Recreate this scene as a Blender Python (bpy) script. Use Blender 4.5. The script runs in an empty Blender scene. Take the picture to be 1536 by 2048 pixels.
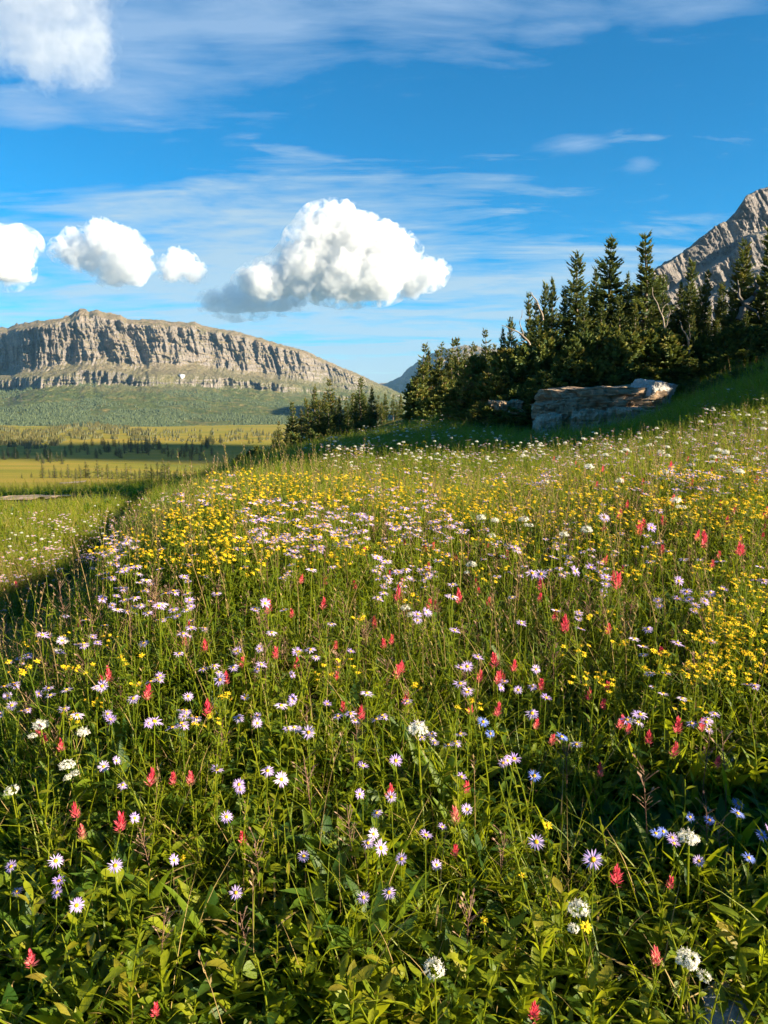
import bpy, math, random
import numpy as np
from mathutils import Vector, Matrix

# ------------------------------------------------------------------ scene, camera, light
S = bpy.context.scene
COL = S.collection
rng = np.random.default_rng(7)
random.seed(7)
R = math.radians

EYE = 1.4                      # eye height above the ground at the camera
FPX = 1547.0                   # focal length in pixels of the 1536 x 2048 photograph
PITCH = math.atan((1024 - 800) / FPX)
cam = bpy.data.cameras.new('camera')
cam.sensor_fit = 'VERTICAL'
cam.sensor_height = 24.0
cam.lens = 24.0 * FPX / 2048.0
cam.clip_start = 0.05
cam.clip_end = 60000.0
cam_ob = bpy.data.objects.new('camera', cam)
COL.objects.link(cam_ob)
cam_ob.location = (0, 0, EYE)
cam_ob.rotation_euler = (math.pi / 2 - PITCH, 0, 0)
S.camera = cam_ob

SUN_AZ, SUN_EL = 112.0, 21.5   # azimuth clockwise from the view direction (+Y)
SUND = np.array([math.sin(R(SUN_AZ)) * math.cos(R(SUN_EL)), math.cos(R(SUN_AZ)) * math.cos(R(SUN_EL)), math.sin(R(SUN_EL))])
sun = bpy.data.lights.new('sun', 'SUN')
sun.energy = 5.0
sun.angle = R(0.5)
sun.color = (1.0, 0.86, 0.62)
sun_ob = bpy.data.objects.new('sun', sun)
COL.objects.link(sun_ob)
sun_ob.rotation_euler = Vector(SUND).to_track_quat('Z', 'Y').to_euler()
sun_ob.location = (60, -20, 40)

S.view_settings.view_transform = 'Standard'
S.view_settings.look = 'None'
S.view_settings.gamma = 1.0
S.view_settings.exposure = 1.85

S.render.engine = 'CYCLES'
cy = S.cycles
cy.max_bounces = 7
cy.diffuse_bounces = 3
cy.glossy_bounces = 2
cy.transmission_bounces = 4
cy.transparent_max_bounces = 12
cy.volume_bounces = 6
cy.sample_clamp_indirect = 6.0
cy.use_adaptive_sampling = True
cy.adaptive_threshold = 0.015
cy.use_denoising = True
cy.caustics_reflective = False
cy.caustics_refractive = False
try:
    cy.denoiser = 'OPENIMAGEDENOISE'
    cy.denoising_prefilter = 'ACCURATE'
except Exception:
    pass


# ------------------------------------------------------------------ node helpers
def N(nt, typ, **kw):
    n = nt.nodes.new(typ)
    ins = kw.pop('ins', {})
    for k, v in kw.items():
        setattr(n, k, v)
    for k, v in ins.items():
        n.inputs[k].default_value = v
    return n


def L(nt, a, b):
    nt.links.new(a, b)


def ramp(nt, src, stops, interp='LINEAR'):
    n = nt.nodes.new('ShaderNodeValToRGB')
    cr = n.color_ramp
    cr.interpolation = interp
    while len(cr.elements) < len(stops):
        cr.elements.new(0.5)
    for e, (p, c) in zip(cr.elements, stops):
        e.position = p
        if not hasattr(c, '__len__'):
            c = (c, c, c)
        e.color = (c[0], c[1], c[2], 1)
    if src is not None:
        L(nt, src, n.inputs[0])
    return n.outputs[0]


def mathn(nt, op, a, b=None, c=None, clamp=False):
    n = nt.nodes.new('ShaderNodeMath')
    n.operation = op
    n.use_clamp = clamp
    for i, v in enumerate((a, b, c)):
        if v is None:
            continue
        if isinstance(v, (int, float)):
            n.inputs[i].default_value = v
        else:
            L(nt, v, n.inputs[i])
    return n.outputs[0]


def mixc(nt, fac, a, b, blend='MIX'):
    n = nt.nodes.new('ShaderNodeMix')
    n.data_type = 'RGBA'
    n.blend_type = blend
    n.clamp_factor = True
    for i, v in ((0, fac), (6, a), (7, b)):
        if isinstance(v, (int, float)):
            n.inputs[i].default_value = v
        elif isinstance(v, tuple):
            n.inputs[i].default_value = (v[0], v[1], v[2], 1)
        else:
            L(nt, v, n.inputs[i])
    return n.outputs[2]


def noise(nt, vec, scale, detail=4, rough=0.55, dist=0.0, out=0):
    n = N(nt, 'ShaderNodeTexNoise', ins={'Scale': scale, 'Detail': detail, 'Roughness': rough, 'Distortion': dist})
    if vec is not None:
        L(nt, vec, n.inputs['Vector'])
    return n.outputs[out]


def mapping(nt, vec, scale=(1, 1, 1), rot=(0, 0, 0), loc=(0, 0, 0)):
    n = N(nt, 'ShaderNodeMapping', ins={'Scale': scale, 'Rotation': rot, 'Location': loc})
    L(nt, vec, n.inputs['Vector'])
    return n.outputs[0]


# ------------------------------------------------------------------ sky
W = bpy.data.worlds.new('World')
S.world = W
W.use_nodes = True
nt = W.node_tree
nt.nodes.clear()
wout = N(nt, 'ShaderNodeOutputWorld')
bg = N(nt, 'ShaderNodeBackground', ins={'Strength': 0.051})
sky = N(nt, 'ShaderNodeTexSky', sky_type='NISHITA', sun_disc=False)
sky.sun_elevation = R(SUN_EL)
sky.sun_rotation = R(SUN_AZ)
sky.altitude = 2000.0
sky.air_density = 1.0
sky.dust_density = 0.3
sky.ozone_density = 3.0
hsv = N(nt, 'ShaderNodeHueSaturation', ins={'Saturation': 2.15, 'Value': 1.0, 'Hue': 0.494})
L(nt, sky.outputs[0], hsv.inputs['Color'])
# thin high cloud: noise on the dome of directions, flattened the way a sheet overhead is
tc = N(nt, 'ShaderNodeTexCoord')
sep = N(nt, 'ShaderNodeSeparateXYZ')
L(nt, tc.outputs['Generated'], sep.inputs[0])
dx, dy, dz = sep.outputs
den = mathn(nt, 'ADD', mathn(nt, 'MAXIMUM', dz, 0.0), 0.10)
su = mathn(nt, 'DIVIDE', dx, den)
sv = mathn(nt, 'DIVIDE', dy, den)
comb = N(nt, 'ShaderNodeCombineXYZ')
L(nt, su, comb.inputs[0]); L(nt, sv, comb.inputs[1])
sheet = comb.outputs[0]


def bump_at(el, az, ew, aw):
    """soft 0..1 patch of the sky round elevation el / azimuth az (degrees)"""
    e = mathn(nt, 'ARCSINE', dz)
    a = mathn(nt, 'ARCTAN2', dx, dy)
    de = mathn(nt, 'DIVIDE', mathn(nt, 'SUBTRACT', e, R(el)), R(ew))
    da = mathn(nt, 'DIVIDE', mathn(nt, 'SUBTRACT', a, R(az)), R(aw))
    q = mathn(nt, 'ADD', mathn(nt, 'MULTIPLY', de, de), mathn(nt, 'MULTIPLY', da, da))
    return mathn(nt, 'EXPONENT', mathn(nt, 'MULTIPLY', q, -1.0))


wisp = noise(nt, mapping(nt, sheet, (0.9, 2.1, 1), (0, 0, R(24))), 1.25, 8, 0.60, 0.7)
fine = noise(nt, mapping(nt, sheet, (1.6, 5.0, 1), (0, 0, R(32)), (3, 1, 0)), 2.1, 6, 0.62, 0.4)
tex = mathn(nt, 'ADD', mathn(nt, 'MULTIPLY', wisp, 0.72), mathn(nt, 'MULTIPLY', fine, 0.28))


def patch(parts):
    acc = None
    for (el, az, ew, aw, g) in parts:
        b = mathn(nt, 'MULTIPLY', bump_at(el, az, ew, aw), g)
        acc = b if acc is None else mathn(nt, 'MAXIMUM', acc, b)
    return acc


HIGH = [(22.5, -17, 5, 9, 1.0), (27.5, 4, 5.5, 13, 0.95), (24.5, -10, 4.5, 9, 0.95), (26, 20, 4.2, 9, 0.9), (21.5, -19, 3.8, 6.5, 1.0),
        (17.5, -23, 1.6, 3.8, 0.8), (27, -22, 5, 7, 1.0), (24, 12, 2.5, 5, 0.75), (16.8, 13, 0.8, 2.2, 0.6), (15.2, 17.5, .6, 1.2, 0.5)]
LOW = [(13.6, -5, 1.5, 13, 0.95), (13.8, 3, 1.2, 7, 0.85), (12.0, -14, 1.7, 9, 0.85), (10.5, 12, 1.0, 4.5, 0.75), (8.8, 13, 1.5, 8, .8),
       (8.4, -4, 3.2, 40, 1.08), (11.5, -9, 3.4, 15, 1.0), (9.5, 11, 2.0, 9, 1.0), (5.5, 0, 3.0, 60, 0.95), (1.0, 0, 5.0, 400, 1.3)]
hi_m = mathn(nt, 'MULTIPLY', patch(HIGH), 1.0)
lo_m = patch(LOW)
hi_a = mathn(nt, 'ADD', mathn(nt, 'MULTIPLY_ADD', tex, 4.2, -2.45), mathn(nt, 'MULTIPLY', hi_m, 1.35), clamp=True)
lo_a = mathn(nt, 'ADD', mathn(nt, 'MULTIPLY_ADD', tex, 4.4, -2.58), mathn(nt, 'MULTIPLY', lo_m, 1.35), clamp=True)
c1 = mixc(nt, mathn(nt, 'MULTIPLY', hi_a, 0.66), hsv.outputs[0], (2.3, 3.25, 4.6))
c2 = mixc(nt, mathn(nt, 'MULTIPLY', lo_a, 0.88), c1, (2.8, 3.7, 4.35))
L(nt, c2, bg.inputs['Color'])
L(nt, bg.outputs[0], wout.inputs[0])


# ------------------------------------------------------------------ numeric helpers
_perm = np.random.default_rng(11).permutation(256)
_perm = np.concatenate([_perm, _perm, _perm])
_grad = np.random.default_rng(12).normal(size=(256, 3))
_grad /= np.linalg.norm(_grad, axis=1)[:, None]


def perlin(x, y, z=0.0):
    x, y, z = np.broadcast_arrays(np.asarray(x, float), np.asarray(y, float), np.asarray(z, float))
    xi, yi, zi = np.floor(x).astype(int), np.floor(y).astype(int), np.floor(z).astype(int)
    fx, fy, fz = x - xi, y - yi, z - zi
    u, v, w = (f * f * f * (f * (f * 6 - 15) + 10) for f in (fx, fy, fz))
    out = 0.0
    for i in (0, 1):
        for j in (0, 1):
            for k in (0, 1):
                h = _perm[_perm[_perm[(xi + i) & 255] + ((yi + j) & 255)] + ((zi + k) & 255)]
                g = _grad[h]
                d = g[..., 0] * (fx - i) + g[..., 1] * (fy - j) + g[..., 2] * (fz - k)
                out = out + d * (u if i else 1 - u) * (v if j else 1 - v) * (w if k else 1 - w)
    return out * 1.5


def fbm(x, y, z=0.0, oct=4, gain=0.5, lac=2.03):
    a, s, t = 1.0, 0.0, 0.0
    x, y, z = np.asarray(x, float), np.asarray(y, float), np.asarray(z, float)
    for o in range(oct):
        s = s + a * perlin(x + 17.3 * o, y - 9.1 * o, z + 5.7 * o)
        t += a
        x, y, z, a = x * lac, y * lac, z * lac, a * gain
    return s / t


def ridged(x, y, z=0.0, oct=4, gain=0.55):
    a, s, t = 1.0, 0.0, 0.0
    x, y, z = np.asarray(x, float), np.asarray(y, float), np.asarray(z, float)
    for o in range(oct):
        s = s + a * (1 - 2.2 * np.abs(perlin(x + 3.3 * o, y + 8.1 * o, z - 4.7 * o)))
        t += a
        x, y, z, a = x * 2.07, y * 2.07, z * 2.07, a * gain
    return s / t


CP, SP = math.cos(PITCH), math.sin(PITCH)


def ray(px, py):
    """direction through pixel (px, py) of the photograph, scaled to one metre of forward depth"""
    cx, cyy = (np.asarray(px, float) - 768) / FPX, (1024 - np.asarray(py, float)) / FPX
    fy = CP + cyy * SP
    return cx / fy, (cyy * CP - SP) / fy


def at(px, py, Y):
    a, b = ray(px, py)
    return np.array([a * Y, Y + 0 * a, EYE + b * Y])


# ------------------------------------------------------------------ mesh building
class Geo:
    """collects faces; every vertex carries a 'tint' value that varies leaf colour"""
    def __init__(self):
        self.v, self.l, self.s, self.m, self.t = [], [], [], [], []
        self.n = 0

    def add(self, v, faces, mat=0, tint=0.5):
        v = np.asarray(v, float)
        if isinstance(faces, np.ndarray):
            self.l.append(faces.ravel() + self.n)
            self.s.append(np.full(len(faces), faces.shape[1], int))
            k = len(faces)
        else:
            self.l.append(np.array([i for f in faces for i in f], int) + self.n)
            self.s.append(np.array([len(f) for f in faces], int))
            k = len(faces)
        self.m.append(np.full(k, mat, int))
        self.t.append(np.broadcast_to(np.asarray(tint, float), (len(v),)).copy())
        self.v.append(v)
        self.n += len(v)
        return self

    def merge(self, g, M=None, off=(0, 0, 0), dm=0):
        v, l, s, m, t = g.arrays()
        if M is not None:
            v = v @ np.asarray(M).T
        self.v.append(v + np.asarray(off, float)); self.l.append(l + self.n); self.s.append(s); self.m.append(m + dm); self.t.append(t)
        self.n += len(v)
        return self

    def arrays(self):
        if len(self.v) > 1:
            self.v, self.l, self.s, self.m, self.t = [np.concatenate(self.v)], [np.concatenate(self.l)], [np.concatenate(self.s)], [np.concatenate(self.m)], [np.concatenate(self.t)]
        return self.v[0], self.l[0], self.s[0], self.m[0], self.t[0]

    def mesh(self, name, mats, smooth=True):
        v, l, s, m, t = self.arrays()
        me = bpy.data.meshes.new(name)
        me.vertices.add(len(v)); me.vertices.foreach_set('co', v.astype(np.float32).ravel())
        me.loops.add(len(l)); me.loops.foreach_set('vertex_index', l.astype(np.int32))
        me.polygons.add(len(s))
        st = np.concatenate([[0], np.cumsum(s)[:-1]]).astype(np.int32)
        me.polygons.foreach_set('loop_start', st)
        me.polygons.foreach_set('material_index', m.astype(np.int32))
        if smooth:
            me.polygons.foreach_set('use_smooth', np.ones(len(s), bool))
        at_ = me.attributes.new('tint', 'FLOAT', 'POINT')
        at_.data.foreach_set('value', t.astype(np.float32))
        for mm in (mats if isinstance(mats, (list, tuple)) else [mats]):
            me.materials.append(mm)
        me.update(calc_edges=True)
        return me


def link(name, me, parent=None, loc=None):
    o = bpy.data.objects.new(name, me)
    COL.objects.link(o)
    if parent is not None:
        o.parent = parent
    if loc is not None:
        o.location = loc
    return o


def tag(o, label=None, cat=None, group=None, kind=None):
    if label: o['label'] = label
    if cat: o['category'] = cat
    if group: o['group'] = group
    if kind: o['kind'] = kind
    return o


def empty(name, loc=(0, 0, 0), rz=0.0, sc=1.0):
    o = bpy.data.objects.new(name, None)
    COL.objects.link(o)
    o.empty_display_size = 0.1
    o.location = loc
    o.rotation_euler = (0, 0, rz)
    o.scale = (sc, sc, sc)
    return o


def scatter(out, protos, which, pos, rz, sc, lean=None, dt=None):
    """copies of prototypes merged into one Geo (numpy); which: prototype index per copy"""
    for i, p in enumerate(protos):
        k = np.nonzero(which == i)[0]
        if not len(k):
            continue
        v, l, s, m, t = p.arrays()
        c, sn = np.cos(rz[k]), np.sin(rz[k])
        x = v[None, :, 0] * c[:, None] - v[None, :, 1] * sn[:, None]
        y = v[None, :, 0] * sn[:, None] + v[None, :, 1] * c[:, None]
        z = np.broadcast_to(v[None, :, 2], x.shape)
        if lean is not None:
            x = x + z * lean[k, 0][:, None]
            y = y + z * lean[k, 1][:, None]
        sk = sc[k][:, None]
        V = np.stack([x * sk + pos[k, 0][:, None], y * sk + pos[k, 1][:, None], z * sk + pos[k, 2][:, None]], -1).reshape(-1, 3)
        LL = (l[None, :] + (np.arange(len(k)) * len(v))[:, None]).ravel()
        T = np.broadcast_to(t[None, :], (len(k), len(v)))
        if dt is not None:
            T = np.clip(T + dt[k][:, None], 0, 1)
        out.v.append(V); out.l.append(LL + out.n); out.s.append(np.tile(s, len(k))); out.m.append(np.tile(m, len(k))); out.t.append(T.ravel().copy())
        out.n += len(V)


def grid_faces(nu, nv):
    i = np.arange(nu * nv).reshape(nu, nv)
    return np.stack([i[:-1, :-1], i[1:, :-1], i[1:, 1:], i[:-1, 1:]], -1).reshape(-1, 4)


def tube(g, pts, rad, sides=5, mat=0, tint=0.5, cap=True):
    pts = np.asarray(pts, float)
    n = len(pts)
    rad = np.broadcast_to(np.asarray(rad, float), (n,))
    d = np.gradient(pts, axis=0)
    d /= np.linalg.norm(d, axis=1)[:, None] + 1e-12
    ref = np.where(np.abs(d[:, 2:3]) > 0.9, np.array([[1.0, 0, 0]]), np.array([[0, 0, 1.0]]))
    a = np.cross(d, ref); a /= np.linalg.norm(a, axis=1)[:, None] + 1e-12
    b = np.cross(d, a)
    th = np.arange(sides) / sides * 2 * math.pi
    v = pts[:, None] + rad[:, None, None] * (np.cos(th)[None, :, None] * a[:, None] + np.sin(th)[None, :, None] * b[:, None])
    v = v.reshape(-1, 3)
    f = []
    i = np.arange(n * sides).reshape(n, sides)
    j = np.roll(i, -1, 1)
    q = np.stack([i[:-1], j[:-1], j[1:], i[1:]], -1).reshape(-1, 4)
    g.add(v, q, mat, tint)
    if cap:
        g.add(v[-sides:], [list(range(sides))], mat, tint)
    return g


def leaf(g, base, az, Ln, Wd, p0, p1, fold=0.25, n=4, shape='lance', mat=0, tint=0.5, twist=0.0, petiole=0.0, wave=0.0):
    """one leaf: rows of left / mid / right points along an arching midrib"""
    s = np.linspace(0, 1, n + 1)
    p = p0 + (p1 - p0) * s
    ca, sa = math.cos(az), math.sin(az)
    step = Ln / n
    h = np.concatenate([[0], np.cumsum(np.cos((p[1:] + p[:-1]) / 2) * step)])
    z = np.concatenate([[0], np.cumsum(np.sin((p[1:] + p[:-1]) / 2) * step)])
    b = np.asarray(base, float)
    mid = np.stack([b[0] + h * ca, b[1] + h * sa, b[2] + z], -1)
    if shape == 'lance':
        w = np.sin(np.pi * np.clip(s, 0, 1) ** 0.75) ** 0.9
    elif shape == 'ovate':
        w = np.sin(np.pi * s ** 0.62) ** 0.75
    elif shape == 'spoon':
        w = np.sin(np.pi * s ** 1.45) ** 0.8 + 0.10 * (1 - s)
    else:                                     # strap (grass)
        w = (1 - s ** 2.2) * (0.55 + 0.45 * np.minimum(1, s * 3))
    w = w * Wd / 2
    w[-1] = 0
    side = np.stack([-sa * np.cos(twist) * np.ones_like(s), ca * np.cos(twist) * np.ones_like(s), np.sin(twist) * np.ones_like(s)], -1)
    nrm = np.stack([-np.sin(p) * ca, -np.sin(p) * sa, np.cos(p)], -1)
    if wave:
        mid = mid + nrm * (wave * np.sin(s * 7 + az * 3))[:, None]
    if fold is None:
        v = np.concatenate([mid - side * w[:, None], mid + side * w[:, None]])
        k = n + 1
        i = np.arange(n)
        g.add(v, np.stack([i, i + 1, i + 1 + k, i + k], -1), mat, tint)
    else:
        e = nrm * (w * fold)[:, None]
        v = np.concatenate([mid - side * w[:, None] + e, mid, mid + side * w[:, None] + e])
        k = n + 1
        i = np.arange(n)
        q = np.concatenate([np.stack([i, i + 1, i + 1 + k, i + k], -1), np.stack([i + k, i + 1 + k, i + 1 + 2 * k, i + 2 * k], -1)])
        g.add(v, q, mat, tint)
    return g
# ------------------------------------------------------------------ terrain: one sheet, heights through control points
CTRL = [  # x, y, z relative to the eye
    (0, 0.4, -1.40), (0, 1.5, -1.30), (0, 2.6, -1.02), (0, 4, -0.85), (0, 5.2, -0.80), (0.2, 7, -1.05), (0.4, 10, -1.15), (0.5, 14, -1.0), (1.5, 14, -.92),
    (0.9, 1.6, -1.24), (1.3, 2.6, -0.93), (2.0, 4, -0.72), (2.6, 5.5, -0.62), (2.8, 7, -0.68), (3.2, 10, -0.78), (4.0, 14, -0.78), (5.2, 18, -.85),
    (4.0, 7, -0.42), (5.0, 10, -0.25), (7.0, 15, 0.15), (9.5, 20, 0.55), (12, 25, 0.9), (15, 31, 1.4),
    (-0.8, 1.6, -1.34), (-1.3, 3, -1.06), (-1.4, 4, -0.99), (-1.32, 5, -0.92), (-1.2, 6, -0.92), (-2.05, 3.3, -1.48), (-2.2, 4.6, -1.70), (-2.25, 6, -1.68), (-2.9, 8, -1.72),
    (-3.4, 4.5, -1.84), (-3.6, 6.5, -1.80), (-4.3, 9, -1.78), (-2.2, 9, -1.35), (-2.2, 13, -1.35), (-3.2, 18, -1.6),
    (-4.6, 10, -1.78), (-4.6, 13.5, -1.90), (-7.5, 16, -2.08), (-6.5, 24, -2.55), (-13, 30, -3.62), (-25, 60, -6.5), (-7.2, 30, -3.2), (-14, 60, -6.1), (-19, 80, -8.0), (-26.8, 80, -8.3), (-34, 120, -11.9), (-58, 125, -12.2), (-20, 110, -11),
    (-62, 170, -15.4), (-154, 420, -27), (-220, 600, -31), (-100, 500, -29), (-330, 1100, -43.5), (-140, 1300, -46), (-20, 900, -38),
    (-5.2, 30, -2.5), (-3.2, 33, -2.0), (-0.7, 38, -1.7), (1.7, 42, -1.2), (3.8, 45, -0.8), (0.6, 24, -1.15), (2.2, 22, -1.0), (3.5, 30, -0.75),
    (-2.2, 50, -2.4), (-6.7, 50, -3.6), (1.2, 60, -1.4), (-9, 90, -8), (2, 100, -6), (0, 200, -18), (60, 300, -14), (20, 160, -11),
    (6.2, 25, -1.0), (8.0, 25, -0.75), (4.6, 26, -0.95), (7.5, 29, 0.3), (10.3, 30, 0.8), (4.6, 31, -0.4), (3.4, 33, -0.6), (9, 36, 1.0), (14, 38, 1.8), (8, 50, 0.6), (20, 60, 2),
    (20, 100, 0), (100, 300, 0), (40, 15, 5.0), (20, 10, 1.6), (15, 5, 1.2), (6, 2, -0.05), (5, 0, -0.5), (10, -6, 0.1),
    (-6, 0, -2.4), (-15, 2, -2.9), (-60, 20, -6), (-300, 200, -22), (-800, 500, -40), (300, 200, 30), (800, 500, 60), (1000, 1500, 20), (0, -6, -1.7), (0, -60, -3), (0, -900, -20),
    (-6, -6, -2.6), (60, -40, 6), (-60, -40, -6), (900, -300, 40), (-900, -300, -35), (0, 3000, -50), (-1500, 2500, -50), (1500, 2500, 0), (-6000, 9000, -100), (6000, 9000, -100), (0, 11000, -150), (9000, 0, -100), (-9000, 0, -100), (0, -9000, -100)]
_c = np.array(CTRL, float)
_AZK = 2.2


def _feat(x, y):
    r = np.sqrt(x * x + y * y) + 1e-9
    return np.stack([np.arctan2(x, y) * _AZK, np.log(r)], -1), r


def _tps(d):
    return np.where(d > 1e-9, d * d * np.log(d + 1e-12), 0.0)


_F, _r = _feat(_c[:, 0], _c[:, 1])
_t = _c[:, 2] / _r
_n = len(_F)
_K = _tps(np.linalg.norm(_F[:, None] - _F[None], axis=-1)) + np.eye(_n) * 0.004
_P = np.concatenate([np.ones((_n, 1)), _F], 1)
_A = np.block([[_K, _P], [_P.T, np.zeros((3, 3))]])
_w = np.linalg.solve(_A, np.concatenate([_t, np.zeros(3)]))

AZ0, AZ1 = -math.pi, math.pi
_azs = np.concatenate([np.linspace(-math.pi, -0.75, 50)[:-1], np.linspace(-0.75, 0.75, 421), np.linspace(0.75, math.pi, 50)[1:]])
_lrs = np.linspace(math.log(0.35), math.log(8400), 430)
AA, RR = np.meshgrid(_azs, _lrs, indexing='ij')
_G = np.stack([AA * _AZK, RR], -1).reshape(-1, 2)
_T = np.zeros(len(_G))
for k in range(0, len(_G), 20000):
    q = _G[k:k + 20000]
    _T[k:k + 20000] = _tps(np.linalg.norm(q[:, None] - _F[None], axis=-1)) @ _w[:_n] + _w[_n] + q @ _w[_n + 1:]
_T = _T.reshape(AA.shape)
_er = np.exp(RR)
GX, GY = np.sin(AA) * _er, np.cos(AA) * _er
GZ = _T * _er
near = np.clip(1 - np.abs(np.log(_er / 6)) / 4.5, 0, 1)
GZ = GZ + near * (0.035 * fbm(GX * 1.3, GY * 1.3, 3.1) + 0.02 * fbm(GX * 4, GY * 4, 7.7)) * np.clip(_er / 2, .3, 3)
far = np.clip((np.log(_er) - 3.6) / 1.5, 0, 1)
GZ = GZ + far * (_er ** 0.7) * 0.035 * fbm(GX / (_er ** .8 * 2.2 + 9), GY / (_er ** .8 * 2.2 + 9), 1.7) * np.clip((6000 - _er) / 3000, 0, 1)
# narrow drainage cut, shaped into the lower meadow to give a shaded dark strip
DITCH = np.array([(-2.6, 5.4), (-2.85, 6.6), (-3.2, 8), (-3.6, 9.5), (-4.1, 11.5), (-4.9, 14.5), (-5.2, 18), (-5.0, 22)])


def line_dist(x, y, P):
    x, y = np.asarray(x, float), np.asarray(y, float)
    best = np.full(np.broadcast(x, y).shape, 1e9)
    for a, b in zip(P[:-1], P[1:]):
        ab = b - a
        t = np.clip(((x - a[0]) * ab[0] + (y - a[1]) * ab[1]) / (ab @ ab), 0, 1)
        best = np.minimum(best, np.hypot(x - a[0] - t * ab[0], y - a[1] - t * ab[1]))
    return best


AVOID = [(DITCH, .22)]
_dm = (np.abs(GX + 4.2) < 4) & (GY > 4) & (GY < 24)
_dd = line_dist(GX[_dm] + .12 * np.sin(GY[_dm] * 2.1), GY[_dm], DITCH)
GZ[_dm] -= .26 * np.exp(-(_dd / .36) ** 2)
GZ = GZ + EYE


def ground(x, y):
    """height of the ground sheet at x, y (bilinear on the sheet's own grid)"""
    x, y = np.asarray(x, float), np.asarray(y, float)
    r = np.maximum(np.sqrt(x * x + y * y), 0.36)
    a = np.arctan2(x, y)
    fa = np.interp(a, _azs, np.arange(len(_azs)))
    fr = np.clip((np.log(r) - _lrs[0]) / (_lrs[1] - _lrs[0]), 0, len(_lrs) - 1.001)
    i = np.minimum(fa.astype(int), len(_azs) - 2); j = fr.astype(int)
    u, v = fa - i, fr - j
    return GZ[i, j] * (1 - u) * (1 - v) + GZ[i + 1, j] * u * (1 - v) + GZ[i, j + 1] * (1 - u) * v + GZ[i + 1, j + 1] * u * v


_YS = np.concatenate([np.arange(1.0, 8, 0.02), np.geomspace(8, 2500, 900)])


def hit(px, py, H=0.0, after=0.0):
    """first point along the pixel's ray that is H above the ground (None if there is none)"""
    a, b = ray(px, py)
    X, Z = a * _YS, EYE + b * _YS
    d = Z - ground(X, _YS) - H
    k = np.nonzero((d <= 0) & (_YS > after))[0]
    if not len(k):
        return None
    Y = _YS[k[0]]
    return np.array([a * Y, Y, EYE + b * Y])


# colours of the ground by place
gm = bpy.data.materials.new('meadow_ground'); gm.use_nodes = True
nt = gm.node_tree
bs = nt.nodes['Principled BSDF']; bs.inputs['Roughness'].default_value = 0.95; bs.inputs['Specular IOR Level'].default_value = 0.1
geo = N(nt, 'ShaderNodeNewGeometry')
pos = geo.outputs['Position']
n1 = noise(nt, pos, 0.9, 6, 0.6); n2 = noise(nt, pos, 0.05, 5, 0.6); n3 = noise(nt, pos, 14.0, 5, 0.7); n4 = noise(nt, mapping(nt, pos, (.3, 1, 1)), 0.022, 6, 0.62, 0.5)
soil = ramp(nt, n3, [(0.3, (0.010, 0.012, 0.005)), (0.6, (0.026, 0.026, 0.010)), (0.85, (0.05, 0.04, 0.02))])
turf = ramp(nt, n1, [(0.3, (0.040, 0.065, 0.008)), (0.55, (0.10, 0.105, 0.010)), (0.75, (0.19, 0.145, 0.016))])
mead = ramp(nt, n4, [(0.30, (0.11, 0.14, 0.014)), (0.47, (0.25, 0.21, 0.018)), (0.62, (0.36, 0.24, 0.035)), (0.8, (0.17, 0.18, 0.02))])
mead = mixc(nt, mathn(nt, 'MULTIPLY', n1, 0.5), mead, (0.12, 0.12, 0.014))
sepg = N(nt, 'ShaderNodeVectorMath', operation='LENGTH'); L(nt, pos, sepg.inputs[0])
rr = sepg.outputs['Value']
k1 = N(nt, 'ShaderNodeMapRange', ins={'From Min': 8.0, 'From Max': 16.0}); L(nt, rr, k1.inputs[0])
k2 = N(nt, 'ShaderNodeMapRange', ins={'From Min': 26.0, 'From Max': 60.0}); L(nt, rr, k2.inputs[0])
c = mixc(nt, k1.outputs[0], soil, turf)
c = mixc(nt, k2.outputs[0], c, mead)
L(nt, c, bs.inputs['Base Color'])
bmp = N(nt, 'ShaderNodeBump', ins={'Strength': 0.6, 'Distance': 0.25}); L(nt, n1, bmp.inputs['Height']); L(nt, bmp.outputs[0], bs.inputs['Normal'])
g = Geo(); g.add(np.stack([GX, GY, GZ], -1).reshape(-1, 3), grid_faces(*AA.shape)[:, ::-1])
o = link('ground', g.mesh('ground', gm)); tag(o, 'grassy hillside and valley floor below the mountains', 'ground', kind='structure')


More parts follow.
